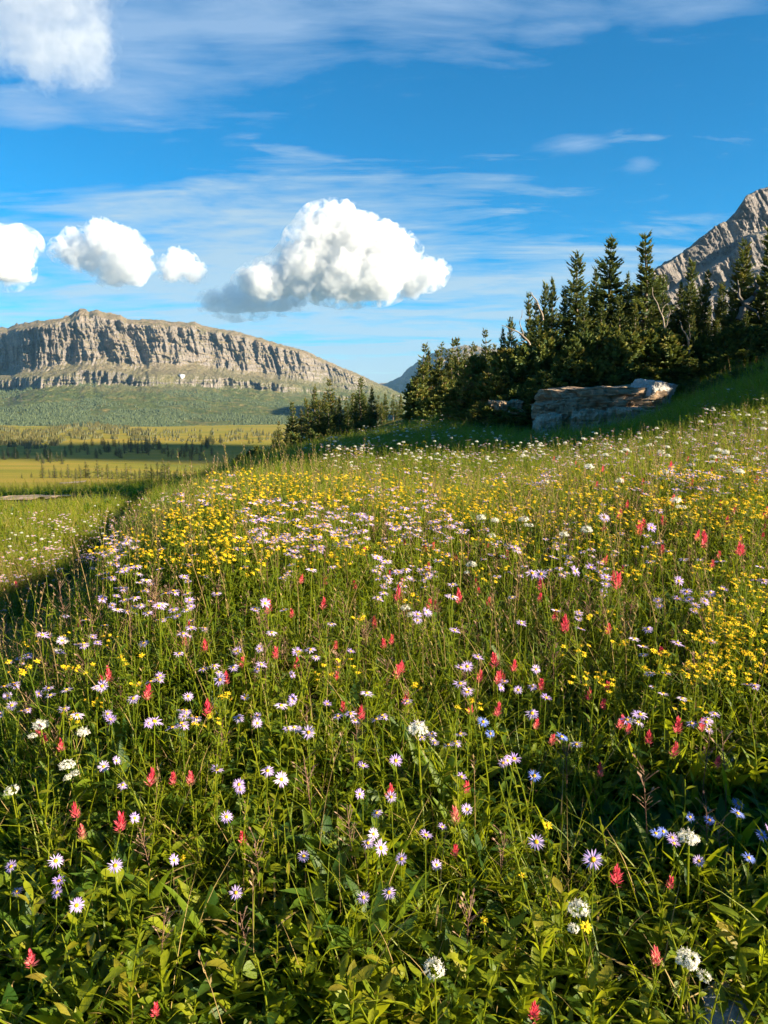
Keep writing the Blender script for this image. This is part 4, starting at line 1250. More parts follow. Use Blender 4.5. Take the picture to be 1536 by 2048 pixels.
def p_stalk(seed, H=.34, dry=True):
    r = np.random.default_rng(seed); g = Geo()
    m_ = S_ if dry else G_
    a = r.random() * 6; lean = r.uniform(.02, .10)
    f = lambda t: np.array([lean * t * t * math.cos(a), lean * t * t * math.sin(a), H * t * (1 - .06 * t * lean / .1)])
    tube(g, [f(t) for t in np.linspace(0, 1, 6)], np.linspace(.0014, .0007, 6), 3, m_, .75 if dry else .6, False)
    for i in range(11):
        t = .80 + .02 * i
        leaf(g, f(t), i * 2.4, .014, .0042, .9, .7, None, 2, 'lance', S_ if r.random() < .6 else PB, r.uniform(.3, 1))
    for i in range(2):
        leaf(g, f(.15 + .2 * i), a + i * 3, .13, .0036, 1.25, .2, None, 5, 'strap', G_, .6)
    return g


def p_spent(seed):
    """dried pinkish brown flower stem with wispy branches"""
    r = np.random.default_rng(seed); g = Geo(); H = r.uniform(.18, .27)
    tube(g, [(0, 0, 0), (.008, .004, H * .5), (.01, -.004, H)], [.0018, .0014, .001], 3, PB, .4, False)
    for i in range(16):
        t = r.uniform(.5, 1); az = r.random() * 6.28
        b = np.array([.01 * t, 0, H * t]); e = b + np.array([math.cos(az) * .022, math.sin(az) * .022, .022])
        tube(g, [b, e], .0007, 3, PB, .6, False)
        leaf(g, e, az, .012, .006, .8, .4, None, 2, 'lance', PB, r.uniform(.3, 1))
    return g


def p_litter(seed, n=16):
    r = np.random.default_rng(seed); g = Geo()
    for i in range(n):
        az = r.random() * 6.28
        leaf(g, (r.normal(0, .07), r.normal(0, .07), r.uniform(.002, .03)), az, r.uniform(.04, .16), r.uniform(.002, .006), r.uniform(-.1, .35), r.uniform(-.3, .1), None, 3, 'strap', S_, r.uniform(0, .9), r.normal(0, .5))
    return g


def p_fine(seed, n=8):
    """feathery yellow green tuft of fine divided leaves"""
    r = np.random.default_rng(seed); g = Geo()
    for i in range(n):
        az = i * 2.4 + r.normal(0, .3); ln = r.uniform(.08, .16); p = r.uniform(.6, 1.3)
        d = np.array([math.cos(az) * math.cos(p), math.sin(az) * math.cos(p), math.sin(p)])
        for k in range(7):
            t = .25 + .75 * k / 7
            for sd in (-1, 1):
                leaf(g, d * ln * t, az + sd * r.uniform(.5, 1.1), .026 * (1.25 - t), .0055, r.uniform(.1, .9), r.uniform(-.3, .5), None, 2, 'lance', G_, np.clip(r.normal(.62, .08), 0, .86))
        tube(g, [(0, 0, 0), d * ln], .001, 3, G_, .6, False)
    return g


# --- flower parts ----------------------------------------------------------------------------------------------
def aster_petals(g, seed, Rr=.021, up=.25, npet=26, t0=.5):
    r = np.random.default_rng(seed)
    for i in range(npet):
        az = i * 6.283 / npet + r.normal(0, .07); p0 = up + r.normal(0, .16)
        if r.random() < .05: continue
        leaf(g, (math.cos(az) * Rr * .22, math.sin(az) * Rr * .22, .0), az, Rr * .80 * r.uniform(.82, 1.1), Rr * .155, p0, p0 - r.uniform(.1, .5), .25, 3, 'strap' if i % 2 else 'lance', LI, np.clip(r.normal(t0, .16), 0, 1), r.normal(0, .25))


def dome(g, Rr, hgt, mat, seed, n=3, m=9, t0=.5):
    r = np.random.default_rng(seed)
    V = [[0, 0, hgt]]; F = []
    for a in range(1, n + 1):
        q = a / n * math.pi / 2
        for b in range(m):
            th = b / m * 6.283 + a * .35
            k = r.uniform(.9, 1.1)
            V.append([Rr * math.sin(q) * math.cos(th) * k, Rr * math.sin(q) * math.sin(th) * k, hgt * math.cos(q) + r.uniform(0, .12) * hgt])
    for b in range(m): F.append([0, 1 + b, 1 + (b + 1) % m])
    for a in range(n - 1):
        for b in range(m):
            F.append([1 + a * m + b, 1 + (a + 1) * m + b, 1 + (a + 1) * m + (b + 1) % m, 1 + a * m + (b + 1) % m])
    g.add(V, F, mat, np.clip(np.array([t0] * len(V)) + r.normal(0, .2, len(V)), 0, 1))


def paint_head(g, seed, H=.05, w=.014, salmon=.0, n=24):
    """paintbrush spike: narrow lobed bracts in a spiral, red at the top, paler below"""
    r = np.random.default_rng(seed)
    for i in range(n):
        t = i / n; az = i * 2.4
        z = H * (-.15 + .85 * t)
        p = .55 + .75 * t + r.normal(0, .12)
        ln = w * (1.55 - .45 * t) * r.uniform(.85, 1.2)
        tt = np.clip(.34 + .42 * (1 - t) ** 1.5 + salmon + r.normal(0, .12), 0, 1)
        b = (math.cos(az) * .002, math.sin(az) * .002, z)
        leaf(g, b, az, ln, .0058, p, p + .25, .35, 3, 'lance', RE, tt)
        for sd in (-1, 1):
            leaf(g, b, az + sd * .38, ln * .82, .0030, p - .12, p + .1, None, 2, 'lance', RE, tt)


def valerian_head(g, seed, Rr=.026, n=95):
    r = np.random.default_rng(seed)
    for i in range(n):
        d = r.normal(size=3); d[2] = abs(d[2]) * .8 - .15; d /= np.linalg.norm(d)
        c = d * Rr * r.uniform(.72, 1.05) * np.array([1, 1, .78])
        M = rot_to(d + r.normal(0, .3, 3))
        k = Rr * .17
        V = [c]; F = []
        for a in range(5):
            for da, kk in ((-.42, .75), (0, 1.1), (.42, .75)):
                th = a * 1.2566 + da
                V.append(c + M @ (np.array([math.cos(th), math.sin(th), .18]) * k * kk))
            F.append([0, 1 + 3 * a, 2 + 3 * a, 3 + 3 * a])
        g.add(V, F, CR, np.clip(r.normal(.6, .2), 0, 1))
        if i % 2:
            tube(g, [c, c + d * Rr * .28 + r.normal(0, .001, 3)], .0004, 3, CR, .9, False)
    for i in range(9):
        d = r.normal(size=3); d[2] = abs(d[2]); d /= np.linalg.norm(d)
        tube(g, [(0, 0, -Rr * .75), d * Rr * .7], .0009, 3, G_, .6, False)


def arnica_head(g, seed, Rr=.013, npet=11):
    r = np.random.default_rng(seed)
    for i in range(npet):
        az = i * 6.283 / npet + r.normal(0, .08); p0 = r.normal(.2, .2)
        leaf(g, (math.cos(az) * Rr * .25, math.sin(az) * Rr * .25, 0), az, Rr * .8 * r.uniform(.8, 1.1), Rr * .34, p0, p0 - .3, .2, 3, 'lance', YE, np.clip(r.normal(.55, .15), 0, 1))
    dome(g, Rr * .36, Rr * .25, DI, seed, 2, 7, .5)


def bend_pts(P0, P1, k, a, n=7):
    t = np.linspace(0, 1, n)[:, None]
    side = np.array([math.cos(a), math.sin(a), 0])
    return np.asarray(P0) * (1 - t) + np.asarray(P1) * t + side * (k * np.sin(t * math.pi))


PART_NAMES = {'stem': 'stem', 'petals': 'petals', 'disc': 'disc', 'leaf': 'leaf', 'bracts': 'bracts', 'florets': 'florets'}


class Kind:
    """a flower of unit height (1 m stem, scaled per copy): parts as meshes, plus one merged Geo for the distant mass"""
    def __init__(self, parts):
        self.geo = parts                       # list of (part name, Geo)
        self.mesh = None

    def meshes(self):
        if self.mesh is None:
            self.mesh = [(nm, g.mesh(nm, MATS)) for nm, g in self.geo]
        return self.mesh

    def merged(self):
        out = Geo()
        for nm, g in self.geo: out.merge(g)
        return out


def stem_parts(seed, H, r0, r1, nleaf, L0, W0, t0=.6, tilt=.02):
    r = np.random.default_rng(seed)
    a = r.random() * 6.28
    top = np.array([r.normal(0, tilt), r.normal(0, tilt), H])
    P = bend_pts((0, 0, 0), top, r.normal(0, .016), a)
    st = Geo(); tube(st, P, np.linspace(r0, r1, len(P)), 5, G_, t0, False)
    lv = []
    for i in range(nleaf):
        g = Geo(); t = .10 + .62 * i / max(1, nleaf)
        b = np.array([np.interp(t, np.linspace(0, 1, len(P)), P[:, k]) for k in range(3)])
        p0 = r.uniform(.7, 1.15)
        leaf(g, b, i * 2.4 + r.normal(0, .3), L0 * (1.25 - t) * r.uniform(.8, 1.2), W0 * (1.2 - .6 * t), p0, p0 - r.uniform(.3, 1.0), .3, 4, 'lance', G_, np.clip(r.normal(.52, .1), 0, .8))
        lv.append(('leaf', g))
    return st, lv, top


def mk_aster(seed, H=.30, Rr=.021, up=.25, tilt=(0, -.5, 1), nleaf=4, npet=26, t0=.5, heads=1):
    st, lv, top = stem_parts(seed, H, .0020, .0013, nleaf, .055, .010)
    parts = [('stem', st)] + lv
    r = np.random.default_rng(seed + 99)
    for hd in range(heads):
        tp = top.copy()
        if hd:
            tp = top + np.array([r.normal(0, .022), r.normal(0, .022), -r.uniform(.0, .035)])
            tube(st, [top * .82, (top * .82 + tp) / 2 + [0, 0, .005], tp], .0011, 4, G_, .6, False)
        M = rot_to(np.array(tilt) + r.normal(0, .18, 3))
        k = 1.0 if hd == 0 else r.uniform(.75, .95)
        gp, gd = Geo(), Geo()
        aster_petals(gp, seed + hd, Rr * k, up, npet, t0); dome(gd, Rr * .27 * k, Rr * .16 * k, DI, seed + hd)
        dome(st_ := Geo(), Rr * .24 * k, -Rr * .30 * k, G_, seed, 2, 7, .5)
        st.merge(st_, M, tp)
        parts += [('petals', Geo().merge(gp, M, tp)), ('disc', Geo().merge(gd, M, tp))]
    return Kind(parts)


def mk_paint(seed, H=.24, size=.05, salmon=0.0):
    st, lv, top = stem_parts(seed, H, .0024, .0018, 7, .045, .0065, .68, .012)
    hd = Geo(); paint_head(hd, seed, size, size * .30, salmon)
    r = np.random.default_rng(seed)
    return Kind([('stem', st), ('bracts', Geo().merge(hd, rot_to((r.normal(0, .1), r.normal(-.08, .1), 1)), top))] + lv)


def mk_valerian(seed, H=.32, Rr=.026):
    st, lv, top = stem_parts(seed, H, .0032, .0022, 4, .075, .017, .72, .02)
    parts = [('stem', st)] + lv
    r = np.random.default_rng(seed)
    for k in range(1 + seed % 3):
        f = Geo(); valerian_head(f, seed + k, Rr * (1 if k == 0 else .55))
        tp = top if k == 0 else top + np.array([r.choice([-1, 1]) * r.uniform(.018, .034), r.normal(0, .01), -r.uniform(.012, .04)])
        if k: tube(st, [top * .86, tp], .0014, 4, G_, .7, False)
        parts.append(('florets', Geo().merge(f, None, tp)))
    return Kind(parts)


def mk_arnica(seed, H=.26, Rr=.013):
    st, lv, top = stem_parts(seed, H, .0018, .0012, 4, .06, .016, .6)
    f = Geo(); arnica_head(f, seed, Rr)
    r = np.random.default_rng(seed)
    return Kind([('stem', st), ('petals', Geo().merge(f, rot_to((r.normal(0, .3), r.normal(-.45, .2), 1)), top))] + lv)


def mk_groundsel(seed, H=.30, heads=7):
    st, lv, top = stem_parts(seed, H, .0020, .0014, 5, .06, .014, .6)
    r = np.random.default_rng(seed); f = Geo()
    for k in range(heads):
        tp = top + np.array([r.normal(0, .022), r.normal(0, .022), r.uniform(-.022, .016)])
        tube(st, [top * .84, tp], .0008, 3, G_, .6, False)
        h = Geo(); arnica_head(h, seed * 11 + k, .0095, 8)
        f.merge(h, rot_to((r.normal(0, .4), r.normal(-.25, .3), 1)), tp)
    return Kind([('stem', st), ('petals', f)] + lv)


def add_thing(kind, name, loc, s, rz, label, cat, group, full=True, merged={}):
    if full:
        e = empty(name, tuple(loc), rz, s)
        for nm, me in kind.meshes():
            link(nm, me, e)
    else:
        if id(kind) not in merged:
            merged[id(kind)] = kind.merged().mesh(name, MATS)
        e = link(name, merged[id(kind)], None, tuple(loc)); e.rotation_euler = (0, 0, rz); e.scale = (s, s, s)
    tag(e, label, cat, group)
    return e


def place_px(kind, name, px, py, size_px, size_m, H, label, cat, group, full=True, rz=None, lo=.72, hi=1.35):
    """a flower whose head appears at a pixel; kind's head is size_m across on a stem H tall"""
    h_ = hit(px, py, H)
    if h_ is None: return None
    s = size_px * h_[1] / FPX / size_m
    s = min(max(s, lo), hi)
    for _ in range(4):
        h2 = hit(px, py, H * s)
        if h2 is None: break
        h_ = h2; s = min(max(size_px * h_[1] / FPX / size_m, lo), hi)
    z = float(ground(h_[0], h_[1]))
    return add_thing(kind, name, (h_[0], h_[1], z - .005), (h_[2] - z + .005) / H if abs((h_[2] - z) / H - s) < .5 else s, random.uniform(-.6, .6) if rz is None else rz, label, cat, group, full)
# ------------------------------------------------------------------ ground cover: nobody could count it
r = np.random.default_rng(77)
BROAD = [p_broad(1, 8, .105, .036), p_broad(2, 7, .125, .036, 'lance', .7, 1.4), p_broad(3, 9, .09, .038, 'spoon', .4, 1.2, .45), p_broad(4, 7, .15, .030, 'lance', .9, 1.45, .36), p_broad(5, 9, .075, .040, 'ovate', .3, 1.1, .50), p_broad(6, 8, .13, .042, 'ovate', .8, 1.4, .44)]
ROUND = [p_round(11), p_round(12, 12), p_round(13, 8, .46)]
STEMS = [p_stem(21), p_stem(22, .30, 15, .045, .010), p_stem(23, .20, 11, .055, .015, .55), p_stem(24, .24, 16, .034, .008, .6), p_stem(25, .17, 9, .06, .018, .46)]
GRASS = [p_grass(31), p_grass(32, 16, .25, .0036, .022, .55), p_grass(33, 11, .16, .005, .02, .45, .05), p_grass(34, 14, .22, .003, .03, .6, .3)]
STALK = [p_stalk(41), p_stalk(42, .40), p_stalk(43, .28), p_stalk(44, .36, False), p_stalk(45, .44, False)]
SPENT = [p_spent(51), p_spent(52), p_spent(53)]
LITTER = [p_litter(61), p_litter(62)]
FINE = [p_fine(71), p_fine(72, 10)]
ALL = BROAD + ROUND + STEMS + GRASS + STALK + SPENT + LITTER + FINE
IDX = {}
k_ = 0
for nm, lst in (('broad', BROAD), ('round', ROUND), ('stem', STEMS), ('grass', GRASS), ('stalk', STALK), ('spent', SPENT), ('litter', LITTER), ('fine', FINE)):
    IDX[nm] = np.arange(k_, k_ + len(lst)); k_ += len(lst)


def cover(name, label, r0, r1, az0, az1, per_m2, mix, sc, tint=0.0, power=1.0, seed=0):
    """plants between two distances; mix: {kind: weight function of (x, y)}"""
    q = np.random.default_rng(seed)
    a0, a1 = R(az0), R(az1)
    n = int(per_m2 * (a1 - a0) / 2 * (r1 * r1 - r0 * r0)) if power == 1.0 else int(per_m2)
    u = q.random(n)
    rad = np.sqrt(r0 * r0 + u * (r1 * r1 - r0 * r0)) if power == 1.0 else r0 * (r1 / r0) ** u
    az = q.uniform(a0, a1, n)
    x, y = rad * np.sin(az), rad * np.cos(az)
    ok = np.ones(n, bool)
    kinds = list(mix)
    w = np.stack([np.broadcast_to(mix[k](x, y) if callable(mix[k]) else mix[k], x.shape) for k in kinds], 1)
    w = np.maximum(w, 0); w /= w.sum(1, keepdims=True) + 1e-9
    pick = (np.cumsum(w, 1) < q.random(n)[:, None]).sum(1).clip(0, len(kinds) - 1)
    which = np.zeros(n, int)
    for i, k in enumerate(kinds):
        m = pick == i
        which[m] = q.choice(IDX[k], m.sum())
    bare = fbm(x * 1.7, y * 1.7, 9.0, 3)
    ok &= (bare > -.52) | (np.isin(which, IDX['litter']))
    for P_, w_ in AVOID:
        ok &= line_dist(x, y, P_) > w_ * q.uniform(.75, 1.1, n)
    x, y, which = x[ok], y[ok], which[ok]
    pos = np.stack([x, y, ground(x, y) - .006], 1)
    s = q.uniform(.72, 1.25, len(x)) * (sc(np.hypot(x, y)) if callable(sc) else sc)
    dt = tint + .13 * fbm(x * .9, y * .9, 2.0, 3) + .10 * fbm(x * .3, y * .3, 5.0, 2)
    dt = dt + np.where((x < -2.6 - .1 * y) & (y > 5), .20, 0)
    out = Geo()
    scatter(out, ALL, which, pos, q.uniform(0, 6.283, len(x)), s, q.normal(0, .075, (len(x), 2)) * np.where(np.isin(which, IDX['stalk']), .35, 1)[:, None], dt)
    o = link(name, out.mesh(name, MATS)); tag(o, label, 'ground cover', kind='stuff')
    return o


pn = lambda f, o_: (lambda x, y: np.clip(.5 + 1.1 * fbm(x * f, y * f, o_, 3), 0.02, 1.5))
cover('ground_cover', 'mixed broad leaved herbs and grass in the nearest part of the meadow', 1.05, 2.4, -62, 58, 1000,
      {'broad': lambda x, y: 1.15 * pn(1.1, 1.0)(x, y), 'round': lambda x, y: .62 * pn(1.4, 2.0)(x, y), 'stem': lambda x, y: .40 * pn(1.0, 3.0)(x, y), 'grass': lambda x, y: .30 * pn(1.2, 4.0)(x, y), 'fine': .12, 'litter': .14, 'stalk': .012, 'spent': .018}, .98, .12, seed=1)
cover('ground_cover', 'dense herbs and grass stems in the middle of the meadow', 2.4, 4.4, -56, 52, 800,
      {'broad': lambda x, y: .42 * pn(.9, 1.0)(x, y), 'round': .14, 'stem': lambda x, y: .80 * pn(.8, 3.0)(x, y), 'grass': lambda x, y: .75 * pn(.9, 4.0)(x, y), 'fine': .22, 'litter': .06, 'stalk': .22, 'spent': lambda x, y: .16 * pn(1.0, 7.0)(x, y)}, 1.0, .07, seed=2)
cover('ground_cover', 'grassy herbs along the sunlit crest of the hillside', 4.4, 8.5, -52, 50, 400,
      {'broad': .22, 'stem': .75, 'grass': 1.0, 'fine': .35, 'stalk': .34, 'spent': lambda x, y: .10 * pn(.8, 7.0)(x, y)}, 1.08, .07, seed=3)
cover('ground_cover', 'grass of the hollow and the slopes below the rock ledge', 8.5, 36, -48, 48, 48000, {'grass': 1.0, 'stem': .6, 'broad': .4, 'stalk': .05}, lambda q_: .66 + q_ * .028, .05, power=2.0, seed=4)
cover('ground_cover', 'short yellowing grass of the lower meadow and ridge beyond', 20, 85, -42, 10, 9000, {'grass': 1.0, 'fine': .4, 'litter': .5}, lambda q_: .30 + q_ * .004, .22, power=2.0, seed=5)
cover('ground_cover', 'rough tufts of grass and herbs on the shaded bank below the trees', 13, 33, 12, 44, 5200, {'grass': 1.0, 'broad': .5, 'stem': .6, 'stalk': .2}, lambda q_: 1.0 + q_ * .035, .10, power=2.0, seed=6)

# broad leaved herbs standing clear of the rest along the bottom of the picture
HERB = []
for i in range(5):
    q = np.random.default_rng(900 + i)
    lv = []
    st = Geo(); H = .11 + .018 * i
    tube(st, [(0, 0, 0), (.006, .004, H * .5), (.0, .01, H)], [.003, .0024, .0016], 5, G_, .62, False)
    for k in range(11 + i):
        g = Geo(); t = .05 + .95 * k / (11 + i)
        p0 = q.uniform(.45, 1.25)
        leaf(g, (.006 * t, .006 * t, H * t), k * 2.4 + q.normal(0, .3), .058 * (1.15 - .45 * t) * q.uniform(.7, 1.3), .021 * (1.15 - .4 * t) * q.uniform(.8, 1.2), p0, p0 - q.uniform(.2, .9), .22, 5, 'ovate' if i % 2 else 'spoon', G_, np.clip(q.normal(.62 + .12 * t, .12), 0, .84), q.normal(0, .3), wave=.002)
        lv.append(('leaf', g))
    HERB.append((st, lv))
for j, (px, py) in enumerate([(40, 1905), (110, 1960), (180, 1925), (250, 1985), (330, 1950), (20, 2010), (150, 2030), (290, 1890), (385, 2010), (60, 1835), (690, 1960), (745, 1990), (800, 1955), (850, 1990), (700, 2025), (905, 2005), (775, 1900), (620, 1870), (1015, 1900), (1090, 1945), (1160, 1890), (1215, 1960), (1330, 1850), (1470, 1880), (1420, 1900), (1500, 1940), (1040, 1980), (230, 1790), (160, 1850), (1180, 2010), (560, 1985), (480, 1960), (1290, 2020), (985, 1960), (1130, 1850), (340, 1850), (440, 1890), (1480, 1800), (930, 1930)]):
    h_ = hit(px, py, .15)
    if h_ is None: continue
    st, lv = HERB[j % 5][:2]
    if len(HERB[j % 5]) == 2:
        HERB[j % 5] = HERB[j % 5] + ([('stem', st.mesh('stem', MATS))] + [('leaf', g.mesh('leaf', MATS)) for _, g in lv],)
    e = empty('leafy_herb', (h_[0], h_[1], float(ground(h_[0], h_[1])) - .005), j * 2.1, 1.0 + .12 * (j % 4))
    for nm, me in HERB[j % 5][2]: link(nm, me, e)
    tag(e, 'broad leaved yellow green herb rising near the bottom edge of the meadow', 'herb', 'broad leaved herbs along the bottom')

# ------------------------------------------------------------------ flowers one can tell apart
GA = 'lilac daisies of the meadow'
AST_N = [mk_aster(100 + i, .27 + .02 * (i % 4), .021, u, (0.12 * (i % 3 - 1), t_, 1), 4, np_, tt) for i, (u, t_, np_, tt) in enumerate([(.22, -.75, 27, .48), (.05, -.6, 24, .62), (.35, -.5, 26, .35), (.15, -.9, 30, .72), (-.15, -.55, 24, .55), (.28, -.35, 25, .30)])]
AST_2 = [mk_aster(130 + i, .28, .021, .15, (0, -.5, 1), 4, 25, .5, 2 + i % 2) for i in range(3)]
AST_F = [mk_aster(160 + i, .30, .021, .05, (.05, -.22, 1), 2, 18, .45 + .12 * i) for i in range(4)]
AST_G = [mk_aster(170 + i, .30, .021, .0, (.05, -.15, 1), 2, 16, .55, 3) for i in range(3)]
PNT = [mk_paint(200 + i, .22 + .015 * (i % 3), .050 + .012 * (i % 2), s_) for i, s_ in enumerate([-.05, .0, .08, -.12, .02, .3])]
VAL_ = [mk_valerian(300 + i) for i in range(4)]
ARN = [mk_arnica(400 + i) for i in range(4)]
GRO = [mk_groundsel(500 + i, .28, 5 + i % 4) for i in range(5)]

SHADED_AT = {(1073, 1553), (975, 1443), (967, 1465), (1105, 1467), (1456, 1620), (1493, 1607), (1510, 1668), (1477, 1704), (1425, 1642), (1295, 1655), (1340, 1663), (1530, 1508), (1369, 1633)}  # daisies whose petals take the blue of shade as colour
ASTERS = [(1180, 1718, 40, 'largest lilac daisy, facing the camera in the shaded leaves at lower right'), (1107, 1703, 34, 'large lilac daisy just left of the largest one at lower right'), (728, 1735, 34, 'large pale lilac daisy standing alone in the lower middle'), (587, 1596, 30, 'round pale daisy on a bare stem left of the middle'),
          (770, 1772, 28, 'pale daisy low in the middle just right of a larger one'), (852, 1697, 30, 'lilac daisy in the tight trio right of the middle'), (876, 1730, 24, 'lower daisy of the tight trio right of the middle'), (147, 1724, 30, 'white daisy with an orange disc under the salmon paintbrush at lower left'),
          (115, 1838, 30, 'lowest daisy at the left, white rayed, over broad yellow leaves'), (484, 1827, 28, 'lowest lilac daisy left of the middle above fine grass'), (1073, 1553, 26, 'single clear daisy, coloured blue for shade, in the dark leaves right of the middle'), (1002, 1535, 30, 'front daisy of the white cluster right of the middle'),
          (10, 1732, 26, 'daisy cut by the left edge in the lower part'), (262, 1741, 30, 'lilac daisy right of the tall red paintbrush at lower left'), (323, 1752, 26, 'white daisy facing the camera right of the lilac one at lower left'), (765, 1698, 24, None), (729, 1675, 26, None), (915, 1572, 24, None), (935, 1618, 24, None), (1024, 1538, 20, None), (994, 1545, 22, None),
          (1456, 1620, 30, None), (1493, 1607, 26, None), (1510, 1668, 28, None), (1477, 1704, 28, None), (1425, 1642, 20, None), (1369, 1633, 16, None), (1295, 1655, 24, None), (1340, 1663, 24, None), (1360, 1713, 28, None), (1397, 1722, 24, None), (1372, 1687, 22, None), (1530, 1700, 30, None), (1530, 1508, 24, None), (35, 1770, 22, None), (84, 1778, 26, None), (103, 1784, 20, None),
          (483, 1637, 28, None), (243, 1664, 24, None), (629, 1507, 28, None), (525, 1532, 28, None), (427, 1563, 28, None), (474, 1568, 26, None), (630, 1725, 24, None), (694, 1611, 24, None), (793, 1629, 22, None), (752, 1615, 20, None), (725, 1552, 26, None), (790, 1520, 26, None), (503, 1587, 18, None), (212, 1545, 20, None), (220, 1565, 22, None), (238, 1563, 20, None), (882, 1673, 22, None), (796, 1717, 18, None), (750, 1811, 28, None),
          (567, 1321, 22, None), (527, 1322, 18, None), (461, 1327, 22, None), (452, 1314, 18, None), (470, 1299, 20, None), (527, 1347, 18, None), (569, 1369, 18, None), (217, 1408, 26, None), (262, 1387, 26, None), (302, 1365, 22, None), (12, 1390, 20, None), (43, 1420, 24, None), (56, 1408, 20, None), (10, 1452, 18, None), (73, 1447, 18, None), (198, 1454, 24, None), (215, 1437, 22, None), (234, 1436, 22, None), (272, 1463, 22, None),
          (447, 1400, 28, None), (469, 1428, 24, None), (469, 1405, 20, None), (362, 1430, 24, None), (400, 1398, 22, None), (562, 1417, 22, None), (593, 1430, 20, None), (590, 1450, 18, None), (641, 1421, 22, None), (513, 1445, 22, None), (527, 1442, 18, None), (503, 1228, 24, None), (342, 1217, 22, None), (285, 1278, 22, None), (695, 1315, 20, None), (932, 1330, 26, None),
          (975, 1443, 26, 'upper daisy, coloured blue for shade, of the pair among the red paintbrushes'), (967, 1465, 22, 'lower daisy, coloured blue for shade, of the pair among the red paintbrushes'), (1105, 1467, 28, 'daisy coloured deep blue for shade, tipped sideways above a red paintbrush'), (1055, 1416, 28, None), (1085, 1412, 26, None), (1035, 1378, 20, None), (960, 1392, 26, None), (985, 1395, 20, None), (1085, 1365, 20, None), (1058, 1366, 20, None), (1265, 1450, 30, 'white daisy between two red paintbrushes right of the middle'),
          (1145, 1226, 20, None), (877, 1231, 20, None), (836, 1246, 22, None), (820, 1228, 24, None), (1289, 1250, 22, None), (1350, 1210, 24, None), (1377, 1210, 22, None), (1432, 1207, 22, None), (1330, 1178, 22, None), (1360, 1180, 26, None), (1412, 1178, 22, None), (1430, 1186, 20, None), (1305, 1198, 20, None), (1107, 1160, 28, None), (1128, 1166, 26, None), (1197, 1181, 18, None), (1052, 1138, 30, None), (1160, 1145, 26, None), (1195, 1153, 26, None), (1235, 1041, 24, None), (1275, 1072, 22, None),
          (139, 1305, 20, None), (48, 1305, 20, None), (75, 1280, 18, None), (365, 1200, 24, None), (240, 1217, 18, None), (180, 1215, 20, None)]
SHADED_LILAC = petal_mat('shaded_lilac_petals', [(0, (.12, .20, .72)), (.5, (.22, .30, .80)), (1, (.40, .45, .85))], .35, (.35, .42, .9))  # the lilac petals again, with sky-lit shade coloured in as blue
AST_B = [mk_aster(190 + i, .27, .021, .1, (.1 * i, -.6, 1), 4, 24, .5) for i in range(3)]
for kd in AST_B:
    for nm, me in kd.meshes():
        if nm == 'petals': me.materials[LI] = SHADED_LILAC
n_ast = 0
for j, (px, py, sz, lab) in enumerate(ASTERS):
    blue = (px, py) in SHADED_AT  # true where the petal colour stands for shade
    kd = AST_B[j % 3] if blue else (AST_N[j % 6] if py > 1270 or j % 3 else AST_2[j % 3])
    o = place_px(kd, 'daisy', px, py, sz * (1.12 if py > 1500 else 1.05), .040, .28, lab or ('lilac daisy coloured blue for shade in the leaves at lower right' if blue else 'lilac daisy with an orange disc in the nearer meadow'), 'daisy', None if lab else ('lilac daisies coloured blue for shade' if blue else GA))
    n_ast += o is not None
